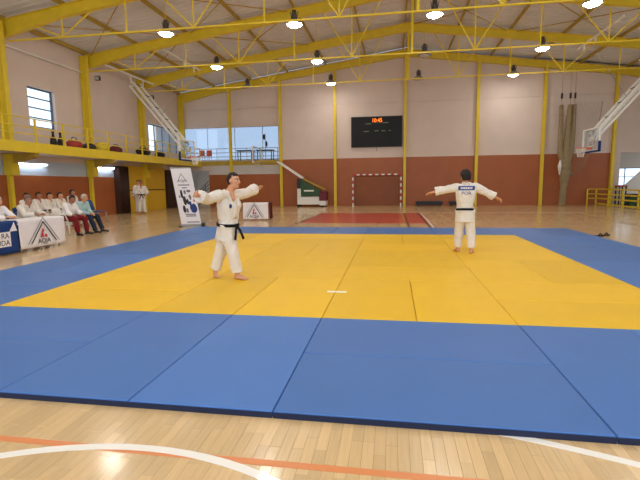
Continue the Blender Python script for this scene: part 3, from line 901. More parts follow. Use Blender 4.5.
for i in range(14):
    MB().box((0.35+i*0.25, 0.14, -0.0+max(0, i*0.25-0.35)), (0.62+i*0.25, 1.5, 0.05+max(0.0, i*0.25-0.25))).build('step', 'grey_wall', t)
t = thing('bar_table', 'small red topped side shelf beyond the barrier at the right', 'shelf', (14.05, 26.7, 0))
MB().box((-0.05, -0.25, 1.1), (0.4, 0.25, 1.18)).build('top', 'bag_red', t)
for x in (0.0, 0.35):
    for y_ in (-0.22, 0.22): MB().box((x-0.03, y_-0.03, 0), (x+0.03, y_+0.03, 1.1)).build('leg', 'charcoal', t)
for k, (x, y_, sx) in enumerate(((14.95, 26.6, 0.75), (15.85, 26.5, 0.8))):
    t = thing('storage_box', ('dark green storage box behind the barrier, beside the stair foot', 'dark green storage box behind the barrier, at the picture edge')[k], 'box', (x, y_, 0))
    MB().box((-sx/2, -0.35, 0), (sx/2, 0.35, 0.62)).build('body', 'green', t)
    MB().box((-sx/2-0.02, -0.37, 0.62), (sx/2+0.02, 0.37, 0.68)).build('lid', 'charcoal', t)

# small flood on the stair room: rising stair with dark rails
t = thing('stair_rail', 'dark double stair handrail in the white doorway behind the banner', 'handrail', (-13.2, YB+0.6, 0))
for k, z in enumerate((0.55, 0.8, 1.05)):
    MB().tube([(-0.4, 0, z), (0.1, 0, z), (1.1, 0, z+0.95)], 0.022, 6).build('rail', 'charcoal', t)
for x, z in ((-0.35, 1.05), (0.1, 1.05), (0.6, 1.5), (1.05, 1.95)):
    MB().cyl((x, 0, max(0, z-1.05)), (x, 0, z), 0.02, n=6).build('rail_post', 'charcoal', t)
t = thing('stair_flight', 'pale stair flight rising right in the white doorway', 'stairs', (-13.0, YB+0.7, 0))
for i in range(5):
    MB().box((0.0+i*0.2, 0, 0.0), (0.2+i*0.2, 1.2, 0.17*(i+1))).build('step', 'grey_wall', t)

# ---------------------------------------------------------------- logo used on banners and cloths
def tri_frame(parent, o, ax, ay, w, h, th, m, name='logo_triangle'):
    """three separate bars of a triangle"""
    o, ax, ay = V(o), V(ax), V(ay); n = ax.cross(ay)
    A, B, T = V((-w/2, 0)), V((w/2, 0)), V((0, h))
    G = (A+B+T)/3
    for p, q in ((A, T), (T, B)):
        ins = [(p.x, p.y), (q.x, q.y), *[((x := (r + (G-r)*th)).x, x.y) for r in (q, p)]]
        mb = MB(); mb.prism(ins, 0.002, o, ax, ay); mb.build(name, m, parent)
def logo(parent, o, ax, ay, w, h):
    o, ax, ay = V(o), V(ax).normalized(), V(ay).normalized()
    tri_frame(parent, o, ax, ay, w, h, 0.13, 'print_black')
    tri_frame(parent, o - ay*h*0.0, ax, ay, w*1.22, h*1.18, 0.06, 'print_grey')
    # red figure
    MB().prism([(-0.13*w, 0.25*h), (-0.02*w, 0.25*h), (-0.02*w, 0.42*h), (0.03*w, 0.6*h), (-0.04*w, 0.66*h), (-0.08*w, 0.45*h)], 0.003, o, ax, ay).build('logo_figure', 'print_red', parent)
    MB().prism([(0.02*w, 0.25*h), (0.14*w, 0.25*h), (0.10*w, 0.38*h), (0.04*w, 0.40*h)], 0.003, o, ax, ay).build('logo_figure', 'print_red', parent)
    place_text('AQJA', h*0.30, 'print_black', parent, o + ay*h*0.08 + ax.cross(ay)*0.003, ax, ay, 'logo_lettering', 1.05)

# ---------------------------------------------------------------- official tables on the left
def table(lab, x0, x1, y0, y1, h=0.73):
    t = thing('folding_table', lab, 'table', ((x0+x1)/2, (y0+y1)/2, 0))
    w, d = (x1-x0)/2, (y1-y0)/2
    MB().box((-w, -d, h-0.03), (w, d, h)).build('tabletop', 'white_plastic', t)
    for sx in (-1, 1):
        for sy in (-1, 1):
            MB().cyl((sx*(w-0.06), sy*(d-0.1), 0), (sx*(w-0.06), sy*(d-0.1), h-0.03), 0.018, n=8).build('leg', 'grey', t)
    return t
table('folding table under the white logo banner at the left', -8.2, -7.56, 6.14, 7.5)
table('folding table under the blue cloth at the left picture edge', -8.2, -7.56, 4.6, 6.08)
def drape(name, m, label, cat, o, ax, w, top_d, drop, h, amp=0.012, side=True, bottom_lift=0.0):
    """cloth over a table: o = front top corner, ax along the front, cloth runs back top_d and hangs by drop"""
    o, ax = V(o), V(ax); back = V((0, 0, 1)).cross(ax); nn = -back
    rows = [(-top_d, 0.0), (-top_d*0.5, 0.0), (-0.02, 0.0), (0.008, -0.01)] + [(0.012, -drop*j/10) for j in range(1, 11)]
    n = 40; vs = []; fs = []
    for (a, b) in rows:
        for i in range(n+1):
            u = i/n; wv = amp*math.sin(u*23 + 0.7*math.sin(u*9))*(-b/drop)
            vs.append(o + ax*w*u + nn*(a + wv + (0.02*(-b/drop)**2)) + V((0, 0, b + 0.004)))
    for r in range(len(rows)-1):
        fs += [(r*(n+1)+i, r*(n+1)+i+1, (r+1)*(n+1)+i+1, (r+1)*(n+1)+i) for i in range(n)]
    k = len(vs)
    base_ = MB().add(vs, fs)
    th = []
    for idx, v in enumerate(vs):
        r = idx//(n+1)
        th.append(v + (V((0, 0, 0.004)) if r < 3 else nn*0.004))
    base_.add(th, [tuple(reversed(f)) for f in fs])
    rim = [i for i in range(n+1)] + [r*(n+1)+n for r in range(1, len(rows))] + [(len(rows)-1)*(n+1)+i for i in range(n-1, -1, -1)] + [r*(n+1) for r in range(len(rows)-2, 0, -1)]
    base_.f += [(rim[i], rim[(i+1) % len(rim)], k+rim[(i+1) % len(rim)], k+rim[i]) for i in range(len(rim))]
    me = base_.build(name, m, None, True)
    return tag(me, label, cat)
# the cloth hangs on the side facing the mat (+x)
c1 = drape('banner_cloth', 'cloth_white', 'white cloth with triangle logo hanging over the left table front', 'banner', (-7.55, 6.12, 0.735), (0, 1, 0), 1.42, 0.4, 0.66, 0.73)
logo(c1, (-7.50, 6.80, 0.16), (0, 1, 0), (0, 0, 1), 0.82, 0.52)
c2 = drape('table_cloth', 'cloth_blue', 'dark blue cloth with white printed patch over the table at the left edge', 'tablecloth', (-7.55, 4.58, 0.735), (0, 1, 0), 1.51, 0.6, 0.70, 0.73)
pt = MB().box((-7.508, 4.9, 0.2), (-7.503, 5.86, 0.52)).build('printed_patch', 'cloth_white', c2)
place_text('RA', 0.16, 'print_black', pt, (-7.502, 5.72, 0.43), (0, 1, 0), (0, 0, 1))
place_text('UDA', 0.16, 'print_black', pt, (-7.502, 5.66, 0.28), (0, 1, 0), (0, 0, 1))
MB().prism([(-0.1, 0), (0.1, 0), (0.03, 0.2)], 0.004, (-7.512, 5.95, 0.52), (0, 1, 0), (0, 0, 1)).build('printed_mark', 'cloth_white', c2)
# papers on the table
for k, (x, y_, r) in enumerate(((-7.78, 6.9, 0.2), (-7.75, 7.2, -0.1), (-7.8, 5.8, 0.1))):
    o = MB().box((-0.105, -0.15, 0), (0.105, 0.15, 0.004)).build('paper_sheet', 'white_plastic')
    o.location = (x, y_, 0.7445); o.rotation_euler = (0, 0, r)
    tag(o, ('white paper sheet on the banner table, nearer the blue cloth', 'white paper sheet on the far end of the banner table', 'white paper sheet lying on the blue table cloth')[k], 'paper', 'papers on the tables')

# small table with the same banner behind the mat
table('small table behind the mat, under a white logo cloth', -5.4, -4.36, 15.25, 15.85, 0.72)
c3 = drape('banner_cloth', 'cloth_white', 'white cloth with triangle logo over the small table behind the mat', 'banner', (-5.43, 15.25, 0.725), (1, 0, 0), 1.08, 0.3, 0.68, 0.72)
logo(c3, (-4.93, 15.21, 0.12), (1, 0, 0), (0, 0, 1), 0.7, 0.56)
c4 = drape('table_cloth', 'cloth_maroon', 'maroon cloth edge on the side of the small table behind the mat', 'tablecloth', (-4.335, 15.29, 0.72), (0, 1, 0), 0.52, 0.012, 0.68, 0.72, 0.008)

# ---------------------------------------------------------------- roll-up banner
t = thing('rollup_banner', 'tall white roll-up banner with dark print standing beside the blue mat', 'banner', (-6.42, 12.45, 0), math.radians(16))
MB().box((-0.37, -0.09, 0.0), (0.37, 0.09, 0.09)).build('cassette_base', 'grey', t)
MB().box((-0.43, -0.16, 0.0), (-0.3, 0.16, 0.03)).build('foot', 'black', t)
MB().box((0.36, -0.14, 0.0), (0.47, 0.14, 0.13)).build('end_cap', 'black', t)
SH = -0.30
pn = MB().hexa([(-0.35, -0.012, 0.09), (0.35, -0.012, 0.09), (0.35, -0.004, 0.09), (-0.35, -0.004, 0.09), (-0.35+SH, 0.032, 2.1), (0.35+SH, 0.032, 2.1), (0.35+SH, 0.04, 2.1), (-0.35+SH, 0.04, 2.1)]).build('banner_sheet', 'cloth_white', t)
MB().cyl((-0.36+SH, 0.036, 2.1), (0.36+SH, 0.036, 2.1), 0.018, n=8).build('top_rail', 'grey', t)
MB().cyl((0.0, 0.08, 0.05), (SH, 0.05, 2.08), 0.012, n=8).build('support_pole', 'grey', t)
BAX, BAY = V((0.85, 0, 0)), V((SH/2.01, 0.0219, 0.99))
BO = V((0, -0.015, 0.09))
def bp_(x, z): return BO + BAX*x + BAY*z
def bprint(poly, m, name='printed_figure'):
    MB().prism(poly, 0.002, BO, BAX, BAY).build(name, m, pn)
tri_frame(pn, bp_(-0.03, 1.52), BAX, BAY, 0.42, 0.32, 0.18, 'print_grey')
place_text('AQJA', 0.12, 'print_black', pn, bp_(-0.03, 1.57) - V((0, 0.003, 0)), BAX, BAY, 'logo_lettering')
for z, w, x in ((1.40, 0.46, 0), (1.30, 0.2, 0.0), (0.34, 0.44, 0.05), (0.28, 0.42, 0.06), (0.06, 0.5, 0.1)):
    bprint([(x-w/2, z), (x+w/2, z), (x+w/2, z+0.035), (x-w/2, z+0.035)], 'print_grey', 'text_line')
def blobpoly(cx, cz, rx, rz, n=14, seed=0, rough=0.3):
    return [(cx + rx*math.cos(2*math.pi*i/n)*(1 + rough*noise.noise(V((i*1.3, seed, 0)))), cz + rz*math.sin(2*math.pi*i/n)*(1 + rough*noise.noise(V((i*1.1, seed+5, 0))))) for i in range(n)]
for (cx, cz, rx, rz, m, sd) in ((-0.16, 1.1, 0.05, 0.16, 'print_black', 1), (-0.02, 1.16, 0.045, 0.08, 'print_grey', 2), (0.14, 1.2, 0.09, 0.05, 'print_grey', 3), (-0.08, 0.86, 0.07, 0.17, 'print_black', 4),
                                (0.03, 0.82, 0.05, 0.10, 'print_black', 5), (-0.16, 0.55, 0.06, 0.14, 'print_black', 6), (-0.05, 0.5, 0.05, 0.09, 'print_grey', 7), (0.22, 0.58, 0.15, 0.17, 'print_blue', 8),
                                (0.12, 0.75, 0.05, 0.09, 'print_blue', 9), (0.16, 0.98, 0.05, 0.10, 'print_grey', 10), (-0.26, 1.0, 0.03, 0.05, 'print_grey', 11), (0.3, 0.85, 0.03, 0.05, 'print_red', 12)):
    bprint(blobpoly(cx, cz, rx, rz, 14, sd), m)

# ---------------------------------------------------------------- small black bag beside the mat
t = thing('sandals', 'pair of small black sandals on the floor beside the right mat edge', 'sandals', (6.3, 10.3, 0), 0.5)
for k in (-1, 1):
    s_ = MB().prism([(x*0.13, y_*0.05) for x, y_ in ((-1, -0.6), (-0.5, -0.8), (0.2, -0.7), (0.8, -1), (1, -0.2), (0.9, 0.7), (0.3, 0.7), (-0.6, 0.8), (-1, 0.5))], 0.035, (0.15*k, 0.03*k, 0)).build('sole', 'black', t)
    MB().tube([(0.15*k+0.03, 0.03*k-0.05, 0.03), (0.15*k+0.04, 0.03*k, 0.085), (0.15*k+0.03, 0.03*k+0.05, 0.03)], 0.016, 6).build('strap', 'black', t, True)

# ---------------------------------------------------------------- gallery clutter
for k, y_ in enumerate((13.75, 14.15)):
    t = thing('bowling_pin_bottle', ('tall dark bottle on the gallery edge, the left one of two', 'tall dark bottle on the gallery edge, the right one of two')[k], 'bottle', (GX-0.3, y_, GZ1-0.04), 0, 'dark bottles on the gallery')
    MB().lathe([(0.0, 0.0), (0.12, 0.0), (0.13, 0.18), (0.11, 0.3), (0.05, 0.42), (0.04, 0.52), (0.0, 0.52)], 14).build('body', 'black', t, True)
    MB().lathe([(0.0, 0.52), (0.05, 0.52), (0.05, 0.6), (0.0, 0.6)], 12).build('cap', 'charcoal', t)
def bag(name, lab, m, x, y_, sx, sy, sz):
    t = thing(name, lab, 'bag', (x, y_, GZ1-0.04), 0, 'bags on the gallery')
    mb = MB().ell((0, 0, sz*0.48), (sx, sy, sz*0.5), None, 16, 9)
    for i, v in enumerate(mb.v):
        v = V(v); v.z = max(v.z, 0.0)
        q = noise.noise(V((v.x*4+y_, v.y*4, v.z*5)))*0.12
        mb.v[i] = (v.x*(1+q), v.y*(1+q), v.z)
    mb.build('body', m, t, True)
    MB().tube([(0, -sy*0.5, sz*0.85), (0, -sy*0.25, sz*1.2), (0, sy*0.25, sz*1.2), (0, sy*0.5, sz*0.85)], 0.018, 6).build('handle', 'charcoal', t, True)
bag('sports_bag', 'red sports bag on the gallery beside the dark bottles', 'bag_red', GX-0.45, 15.15, 0.25, 0.42, 0.42)
bag('sports_bag', 'dark sports bag on the gallery beside the yellow column', 'charcoal', GX-0.45, 16.1, 0.25, 0.4, 0.34)
bag('sports_bag', 'dark red sports bag on the gallery right of the yellow ball', 'maroon_pad', GX-0.45, 18.1, 0.22, 0.5, 0.38)
bag('sports_bag', 'black sports bag on the gallery farther right, under the folded basket', 'black', GX-0.45, 20.6, 0.26, 0.62, 0.5)
bag('sports_bag', 'black sports bag on the gallery near the back corner', 'black', GX-0.45, 22.4, 0.24, 0.45, 0.4)
t = thing('exercise_ball', 'pale yellow exercise ball lying on the gallery', 'ball', (GX-0.45, 17.05, GZ1-0.04))
MB().ell((0, 0, 0.24), (0.32, 0.32, 0.25), None, 20, 12).build('ball_skin', 'ball_yellow', t, True)
MB().cyl((0.31, 0, 0.24), (0.33, 0, 0.24), 0.02, n=8).build('valve', 'white_plastic', t)
# tables on the upper level behind the railing
for k, x in enumerate((-9.6, -8.15)):
    t = thing('upper_table', ('dark topped table behind the upper railing, nearer the yellow column', 'dark topped table behind the upper railing, nearer the raised backboard')[k], 'table', (x, YB+1.0, 3.13), 0, 'tables on the upper level')
    MB().box((-0.6, -0.35, 0.72), (0.6, 0.35, 0.78)).build('tabletop', 'charcoal', t)
    for sx in (-0.5, 0.5):
        for sy in (-0.28, 0.28): MB().box((sx-0.025, sy-0.025, 0), (sx+0.025, sy+0.025, 0.72)).build('leg', 'black', t)
t = thing('coat_stand', 'thin pole with dark hanging items on the upper level by the window', 'coat stand', (-8.35, YB+1.7, 3.13))
MB().cyl((0, 0, 0), (0, 0, 2.0), 0.025, n=8).build('pole', 'grey', t)
MB().box((-0.2, -0.2, 0), (0.2, 0.2, 0.03)).build('base', 'grey', t)
MB().ell((-0.08, -0.05, 1.75), (0.1, 0.09, 0.2), None, 10, 7).build('hanging_item', 'charcoal', t, True)
MB().ell((0.1, -0.05, 1.25), (0.07, 0.07, 0.22), None, 10, 7).build('hanging_item', 'charcoal', t, True)
for k, x in enumerate((-12.9, -12.35)):
    t = thing('upper_chair', ('orange chair on the upper level, the left one by the corner', 'orange chair on the upper level, the right one by the corner')[k], 'chair', (x, YB+0.8, 3.13), 0, 'orange chairs on the upper level')
    MB().box((-0.2, -0.2, 0.42), (0.2, 0.2, 0.46)).build('seat', 'rim', t)
    MB().box((-0.2, 0.17, 0.46), (0.2, 0.21, 0.85)).build('backrest', 'rim', t)
    for sx in (-0.17, 0.17):
        for sy in (-0.17, 0.17): MB().cyl((sx, sy, 0), (sx, sy, 0.42), 0.015, n=6).build('leg', 'grey', t)
# ---------------------------------------------------------------- people
def cap_mb(mb, p0, r0, p1, r1, n=12):
    """tapered capsule"""
    p0, p1 = V(p0), V(p1); d = p1 - p0; L = d.length
    if L < 1e-5:
        mb.ell(p0, (r0, r0, r0)); return
    d /= L; a = d.orthogonal().normalized(); b = d.cross(a)
    rings = []
    for k in range(0, 5): rings.append((p0 - d*r0*math.cos(k*math.pi/8), r0*math.sin(k*math.pi/8) if k else 1e-4))
    for k in range(4, -1, -1): rings.append((p1 + d*r1*math.cos(k*math.pi/8), r1*math.sin(k*math.pi/8) if k else 1e-4))
    vs = []; fs = []
    for c, r in rings: vs += [c + (a*math.cos(2*math.pi*i/n) + b*math.sin(2*math.pi*i/n))*r for i in range(n)]
    for j in range(len(rings)-1): fs += [(j*n+i, j*n+(i+1) % n, (j+1)*n+(i+1) % n, (j+1)*n+i) for i in range(n)]
    fs += [tuple(range(n-1, -1, -1)), tuple(range((len(rings)-1)*n, len(rings)*n))]
    mb.add(vs, fs)
def fru_mb(mb, p0, e0, p1, e1, side, n=20):
    """flat-ended elliptical frustum; e=(half width along side, half depth)"""
    p0, p1 = V(p0), V(p1); d = (p1-p0).normalized(); s = V(side); s = (s - d*s.dot(d)).normalized(); t = d.cross(s)
    vs = []
    for p, e in ((p0, e0), (p1, e1)): vs += [p + s*e[0]*math.cos(2*math.pi*i/n) + t*e[1]*math.sin(2*math.pi*i/n) for i in range(n)]
    fs = [(i, (i+1) % n, n+(i+1) % n, n+i) for i in range(n)] + [tuple(range(n-1, -1, -1)), tuple(range(n, 2*n))]
    mb.add(vs, fs)
def skin_mesh(name, mb, m, voxel, smooth=4, wrinkle=0.0, wscale=9.0):
    """one continuous surface from overlapping solids"""
    me = mb.mesh(name)
    bm = bmesh.new(); bm.from_mesh(me)
    bmesh.ops.recalc_face_normals(bm, faces=bm.faces); bm.to_mesh(me); bm.free()
    o = bpy.data.objects.new('tmp', me); C.objects.link(o)
    r = o.modifiers.new('r', 'REMESH'); r.mode = 'VOXEL'; r.voxel_size = voxel; r.adaptivity = 0.0
    s = o.modifiers.new('s', 'SMOOTH'); s.factor = 0.5; s.iterations = smooth
    dg = bpy.context.evaluated_depsgraph_get()
    out = bpy.data.meshes.new_from_object(o.evaluated_get(dg))
    bpy.data.objects.remove(o); bpy.data.meshes.remove(me)
    out.name = name
    if wrinkle:
        nr = [v.normal.copy() for v in out.vertices]
        for v, n in zip(out.vertices, nr):
            k = noise.noise(V((v.co.x*wscale, v.co.y*wscale, v.co.z*wscale*0.55))) + 0.5*noise.noise(v.co*wscale*2.3)
            v.co += n*k*wrinkle
    out.materials.clear(); out.materials.append(M[m])
    for p in out.polygons: p.use_smooth = True
    return out

def hand_prims(mb, w, d, n, thumb, curl=0.35, k=1.0, spread=0.12):
    """w wrist, d finger direction, n palm normal, thumb=+1/-1 side along n x d"""
    w, d, n = V(w), V(d).normalized(), V(n); n = (n - d*n.dot(d)).normalized(); s = n.cross(d)*thumb
    for o in (-0.028, -0.009, 0.009, 0.027): cap_mb(mb, w + s*o*0.7*k + d*0.012*k, 0.016*k, w + d*0.088*k + s*o*k, 0.0135*k, 8)
    for o, L, sp in ((0.031, 0.070, 1), (0.0105, 0.079, 0.35), (-0.0105, 0.074, -0.35), (-0.030, 0.058, -1)):
        b = w + d*0.09*k + s*o*k; dd = (d + s*spread*sp).normalized()
        d1 = dd*math.cos(curl) + n*math.sin(curl); d2 = dd*math.cos(curl*2.1) + n*math.sin(curl*2.1)
        m_ = b + d1*L*0.55*k; e = m_ + d2*L*0.45*k
        cap_mb(mb, b, 0.0098*k, m_, 0.0088*k, 8); cap_mb(mb, m_, 0.0088*k, e, 0.0075*k, 8)
    b = w + d*0.03*k + s*0.028*k; m_ = b + (s*0.75 + d*0.6 + n*0.25).normalized()*0.04*k; e = m_ + (s*0.3 + d*0.9 + n*0.25).normalized()*0.032*k
    cap_mb(mb, b, 0.014*k, m_, 0.0115*k, 8); cap_mb(mb, m_, 0.0115*k, e, 0.009*k, 8)

def person(label, loc, rz, J, skin='skin', hair=('short', 'hair_black'), top='gi', bottom='gi', belt=True, lapel=True, shoes=None, face=(0, 1, 0), fine=False,
           bare_arms=False, curl=(0.4, 0.4), dirs=None, top_name='jacket', bottom_name='trousers', slim=1.0, group=None, beltz=0.0):
    """J: joints in the person's own frame (x right, y forward, z up)"""
    t = thing('person', label, 'person', loc, rz, group)
    vb = 0.0065 if fine else 0.011
    vc = 0.011 if fine else 0.017
    J = {k: V(v) for k, v in J.items()}
    H, N, CH_, WA, PE = J['head'], J['neck'], J['chest'], J['waist'], J['pelvis']
    f = V(face).normalized(); u = V((0, 0, 1)); u = (u - f*u.dot(f)).normalized(); r = f.cross(u)
    R = Matrix((r, f, u)).transposed()
    hc = lambda x, y, z: H + r*x + f*y + u*z
    sd = (J['sR'] - J['sL']).normalized(); hd = (J['hR'] - J['hL']).normalized()
    # ---- body
    b = MB()
    b.ell(hc(0, -0.012, 0.022), (0.074, 0.094, 0.098), R); b.ell(hc(0, 0.022, -0.045), (0.056, 0.066, 0.074), R)
    b.ell(hc(0, 0.058, -0.092), (0.026, 0.024, 0.022), R); b.ell(hc(0, 0.06, 0.03), (0.05, 0.026, 0.022), R)
    cap_mb(b, hc(0, 0.086, 0.012), 0.010, hc(0, 0.104, -0.026), 0.0155, 10)
    for s in (-1, 1):
        b.ell(hc(s*0.078, -0.008, -0.004), (0.011, 0.022, 0.033), R); b.ell(hc(s*0.04, 0.055, -0.02), (0.022, 0.022, 0.024), R)
    cap_mb(b, N - u*0.02, 0.062, hc(0, -0.015, -0.06), 0.054)
    for s in (-1, 1):
        cap_mb(b, CH_ + sd*s*0.085, 0.10*slim, WA + hd*s*0.06, 0.095*slim); cap_mb(b, WA + hd*s*0.06, 0.095*slim, PE + hd*s*0.075, 0.105*slim)
    cap_mb(b, J['sL'].lerp(J['sR'], 0.12), 0.06, J['sL'].lerp(J['sR'], 0.88), 0.06); cap_mb(b, N, 0.06, CH_, 0.1)
    for s in 'LR':
        cap_mb(b, J['s'+s], 0.058*slim, J['e'+s], 0.043); cap_mb(b, J['e'+s], 0.043, J['w'+s], 0.028)
        cap_mb(b, J['h'+s], 0.088*slim, J['k'+s], 0.058); cap_mb(b, J['k'+s], 0.057, J['a'+s], 0.036)
        fa = J['w'+s] - J['e'+s]
        dd = V(dirs['d'+s]) if dirs and 'd'+s in dirs else fa
        nn = V(dirs['n'+s]) if dirs and 'n'+s in dirs else V((0, 0, -1)) if abs(fa.normalized().z) < 0.8 else V((0, -1, 0))
        hand_prims(b, J['w'+s], dd, nn, (1 if dirs and dirs.get('t'+s, 1) > 0 else -1) if dirs and 't'+s in dirs else (1 if s == 'L' else -1), curl[0 if s == 'L' else 1])
        # foot
        a = J['a'+s]; td = V(J['t'+s]); td.z = 0; td.normalize(); sz = td.cross(V((0, 0, 1)))
        heel = V((a.x, a.y, a.z - 0.052)) - td*0.035; ball = V((a.x, a.y, a.z - 0.062)) + td*0.115
        cap_mb(b, a, 0.036, heel, 0.032); cap_mb(b, heel, 0.03, ball + sz*0.012, 0.022); cap_mb(b, a + td*0.02 - V((0, 0, 0.02)), 0.03, ball - sz*0.016, 0.022)
        for i, (o_, L) in enumerate(((-0.034, 0.045), (-0.016, 0.05), (0.0, 0.046), (0.015, 0.04), (0.029, 0.032))):
            cap_mb(b, ball + sz*o_, 0.012, ball + sz*o_*1.1 + td*L - V((0, 0, 0.006)), 0.0095, 8)
    if lapel:   # throat showing between the lapels
        fwd = sd.cross(V((0, 0, 1))) * -1
        cap_mb(b, N + fwd*0.03, 0.05, CH_ + fwd*0.092 + V((0, 0, 0.10)), 0.036)
    link('body', skin_mesh('body', b, skin, vb, 5), t)
    # ---- face
    for s in (-1, 1):
        e = MB().ell(hc(s*0.032, 0.076, 0.004), (0.014, 0.010, 0.009), R, 10, 7).build('eye', 'eye', t, True)
        MB().ell(hc(s*0.032, 0.084, 0.004), (0.0062, 0.004, 0.0066), R, 8, 6).build('iris', 'iris', e, True)
        MB().tube([hc(s*0.014, 0.086, 0.022), hc(s*0.032, 0.084, 0.028), hc(s*0.05, 0.07, 0.022)], 0.0042, 6).build('eyebrow', hair[1], t, True)
    MB().ell(hc(0, 0.083, -0.058), (0.022, 0.008, 0.006), R, 10, 6).build('mouth', 'lip', t, True)
    # ---- hair
    kind = hair[0]
    hb = MB().ell((0, 0, 0), (1, 1, 1), None, 28, 18)
    vs = []
    g = {'short': 0.010, 'receding': 0.009, 'curly': 0.034, 'grey': 0.012}[kind]
    for v in hb.v:
        v = V(v); k = 1.0
        q = g*(1 + (0.55 if kind == 'curly' else 0.35)*noise.noise(v*5.0 + V((loc[0], loc[1], 0))))
        vs.append(v)
    keep = []
    def inhair(c):
        front = {'short': 0.50, 'receding': 0.72, 'curly': 0.36, 'grey': 0.58}[kind]
        low = {'short': -0.72, 'receding': -0.72, 'curly': -0.72, 'grey': -0.66}[kind]
        if c.y > 0.12:  return c.z > front + 0.10*abs(c.x) + 0.08*noise.noise(c*7)
        if c.y > -0.12: return c.z > (0.05 if abs(c.x) > 0.5 else 0.3) + c.y*0.8
        return c.z > low + 0.06*noise.noise(c*9)
    for fc in hb.f:
        c = sum((vs[i] for i in fc), V((0, 0, 0)))/len(fc)
        if inhair(c): keep.append(fc)
    bm = bmesh.new(); bv = {}
    for fc in keep:
        q = []
        for i in fc:
            key = tuple(round(x, 4) for x in vs[i])
            if key not in bv: bv[key] = bm.verts.new(vs[i])
            if bv[key] not in q: q.append(bv[key])
        if len(q) > 2:
            try: bm.faces.new(q)
            except ValueError: pass
    ext = bmesh.ops.extrude_face_region(bm, geom=list(bm.faces))
    outer = set(x for x in ext['geom'] if isinstance(x, bmesh.types.BMVert))
    for v in bm.verts:
        c = v.co.copy()
        base_r = V((0.074, 0.094, 0.098))
        k = g*(1 + (0.5 if kind == 'curly' else 0.3)*noise.noise(c*6.0 + V((loc[0]*3, loc[1], 0)))) if v in outer else -0.012
        v.co = V((c.x*(base_r.x + k), c.y*(base_r.y + k), c.z*(base_r.z + k)))
        v.co = hc(0, -0.012, 0.022) + R @ v.co
    bmesh.ops.recalc_face_normals(bm, faces=bm.faces)
    me = bpy.data.meshes.new('hair'); bm.to_mesh(me); bm.free()
    me.materials.append(M[hair[1]])
    for p in me.polygons: p.use_smooth = True
    link('hair', me, t)
    # ---- trousers
    if bottom:
        b = MB(); baggy = 1.0 if bottom == 'gi' else 0.84
        cap_mb(b, J['hL'] + V((0, 0, 0.05)), 0.118*slim, J['hR'] + V((0, 0, 0.05)), 0.118*slim)
        cap_mb(b, PE + hd*0.06, 0.115*slim, WA + hd*0.05 - V((0, 0, 0.03)), 0.10*slim); cap_mb(b, PE - hd*0.06, 0.115*slim, WA - hd*0.05 - V((0, 0, 0.03)), 0.10*slim)
        for s in 'LR':
            cap_mb(b, J['h'+s], 0.112*baggy*slim, J['k'+s], 0.094*baggy)
            a = J['k'+s].lerp(J['a'+s], 0.93 if bottom == 'gi' else 0.97)
            cap_mb(b, J['k'+s], 0.093*baggy, J['k'+s].lerp(a, 0.45), 0.088*baggy)
            fru_mb(b, J['k'+s].lerp(a, 0.1), (0.088*baggy, 0.088*baggy), a, (0.078*baggy, 0.084*baggy), hd)
        link(bottom_name, skin_mesh(bottom_name, b, bottom, vc, 2, 0.012, 12), t)
    # ---- jacket or shirt
    sitting = J['kL'].z > PE.z - 0.2
    b = MB(); gi = top == 'gi'; k = 1.0 if gi else 0.93
    fru_mb(b, WA, (0.172*slim*k, 0.135*slim*k), CH_ + V((0, 0, 0.02)), (0.200*slim*k, 0.142*slim*k), sd)
    for s in (-1, 1): cap_mb(b, CH_ + sd*s*0.088, 0.118*slim*k, WA + hd*s*0.055, 0.115*slim*k)
    cap_mb(b, J['sL'].lerp(J['sR'], 0.1), 0.077*k, J['sL'].lerp(J['sR'], 0.9), 0.077*k)
    cap_mb(b, CH_, 0.12*k, N - u*0.035, 0.075*k)
    if sitting:
        cap_mb(b, WA + hd*0.06, 0.12*slim*k, PE + hd*0.07, 0.13*slim*k); cap_mb(b, WA - hd*0.06, 0.12*slim*k, PE - hd*0.07, 0.13*slim*k)
        if gi:
            for s in 'LR': cap_mb(b, J['h'+s], 0.125*slim, J['h'+s].lerp(J['k'+s], 0.35), 0.118*slim)
    else:
        hem = PE - V((0, 0, J.get('hem', V((0, 0, 0.2))).z if gi else 0.06))
        fru_mb(b, WA - V((0, 0, 0.0)), (0.172*slim*k, 0.137*slim*k), hem, ((0.205 if gi else 0.18)*slim, (0.172 if gi else 0.15)*slim), hd)
    for s in 'LR':
        e, w = J['e'+s], J['w'+s]
        cap_mb(b, J['s'+s], 0.086*k, e, 0.078*k)
        if bare_arms: continue
        c = e.lerp(w, 0.84 if gi else 0.92)
        cap_mb(b, e, 0.078*k, e.lerp(c, 0.5), 0.076*k)
        fru_mb(b, e.lerp(c, 0.05), (0.077*k, 0.077*k), c, ((0.094 if gi else 0.05), (0.094 if gi else 0.05)), V((0, 0, 1)) if abs((w-e).normalized().z) < 0.8 else V((1, 0, 0)))
    jm = skin_mesh(top_name, b, top, vc, 2, 0.014 if gi else 0.008, 11)
    jk = link(top_name, jm, t)
    bvh = BVHTree.FromPolygons([v.co.copy() for v in jm.vertices], [tuple(p.vertices) for p in jm.polygons])
    fwd = V((0, 0, 1)).cross(sd); fwd.normalize()
    if fwd.dot(f) < -0.2: fwd = -fwd
    def on_front(x, z, sgn=1, off=0.006):
        """point on the jacket front (sgn=1) or back (-1), x along the shoulders, z height above the waist"""
        ax = (N - WA); c = WA + V((0, 0, 1))*0 + ax*(z/ax.z if abs(ax.z) > 1e-4 else 0) + sd*x
        hit = bvh.ray_cast(c + fwd*sgn*0.6, -fwd*sgn)
        p = hit[0] if hit[0] is not None else c + fwd*sgn*0.12
        return p + fwd*sgn*off
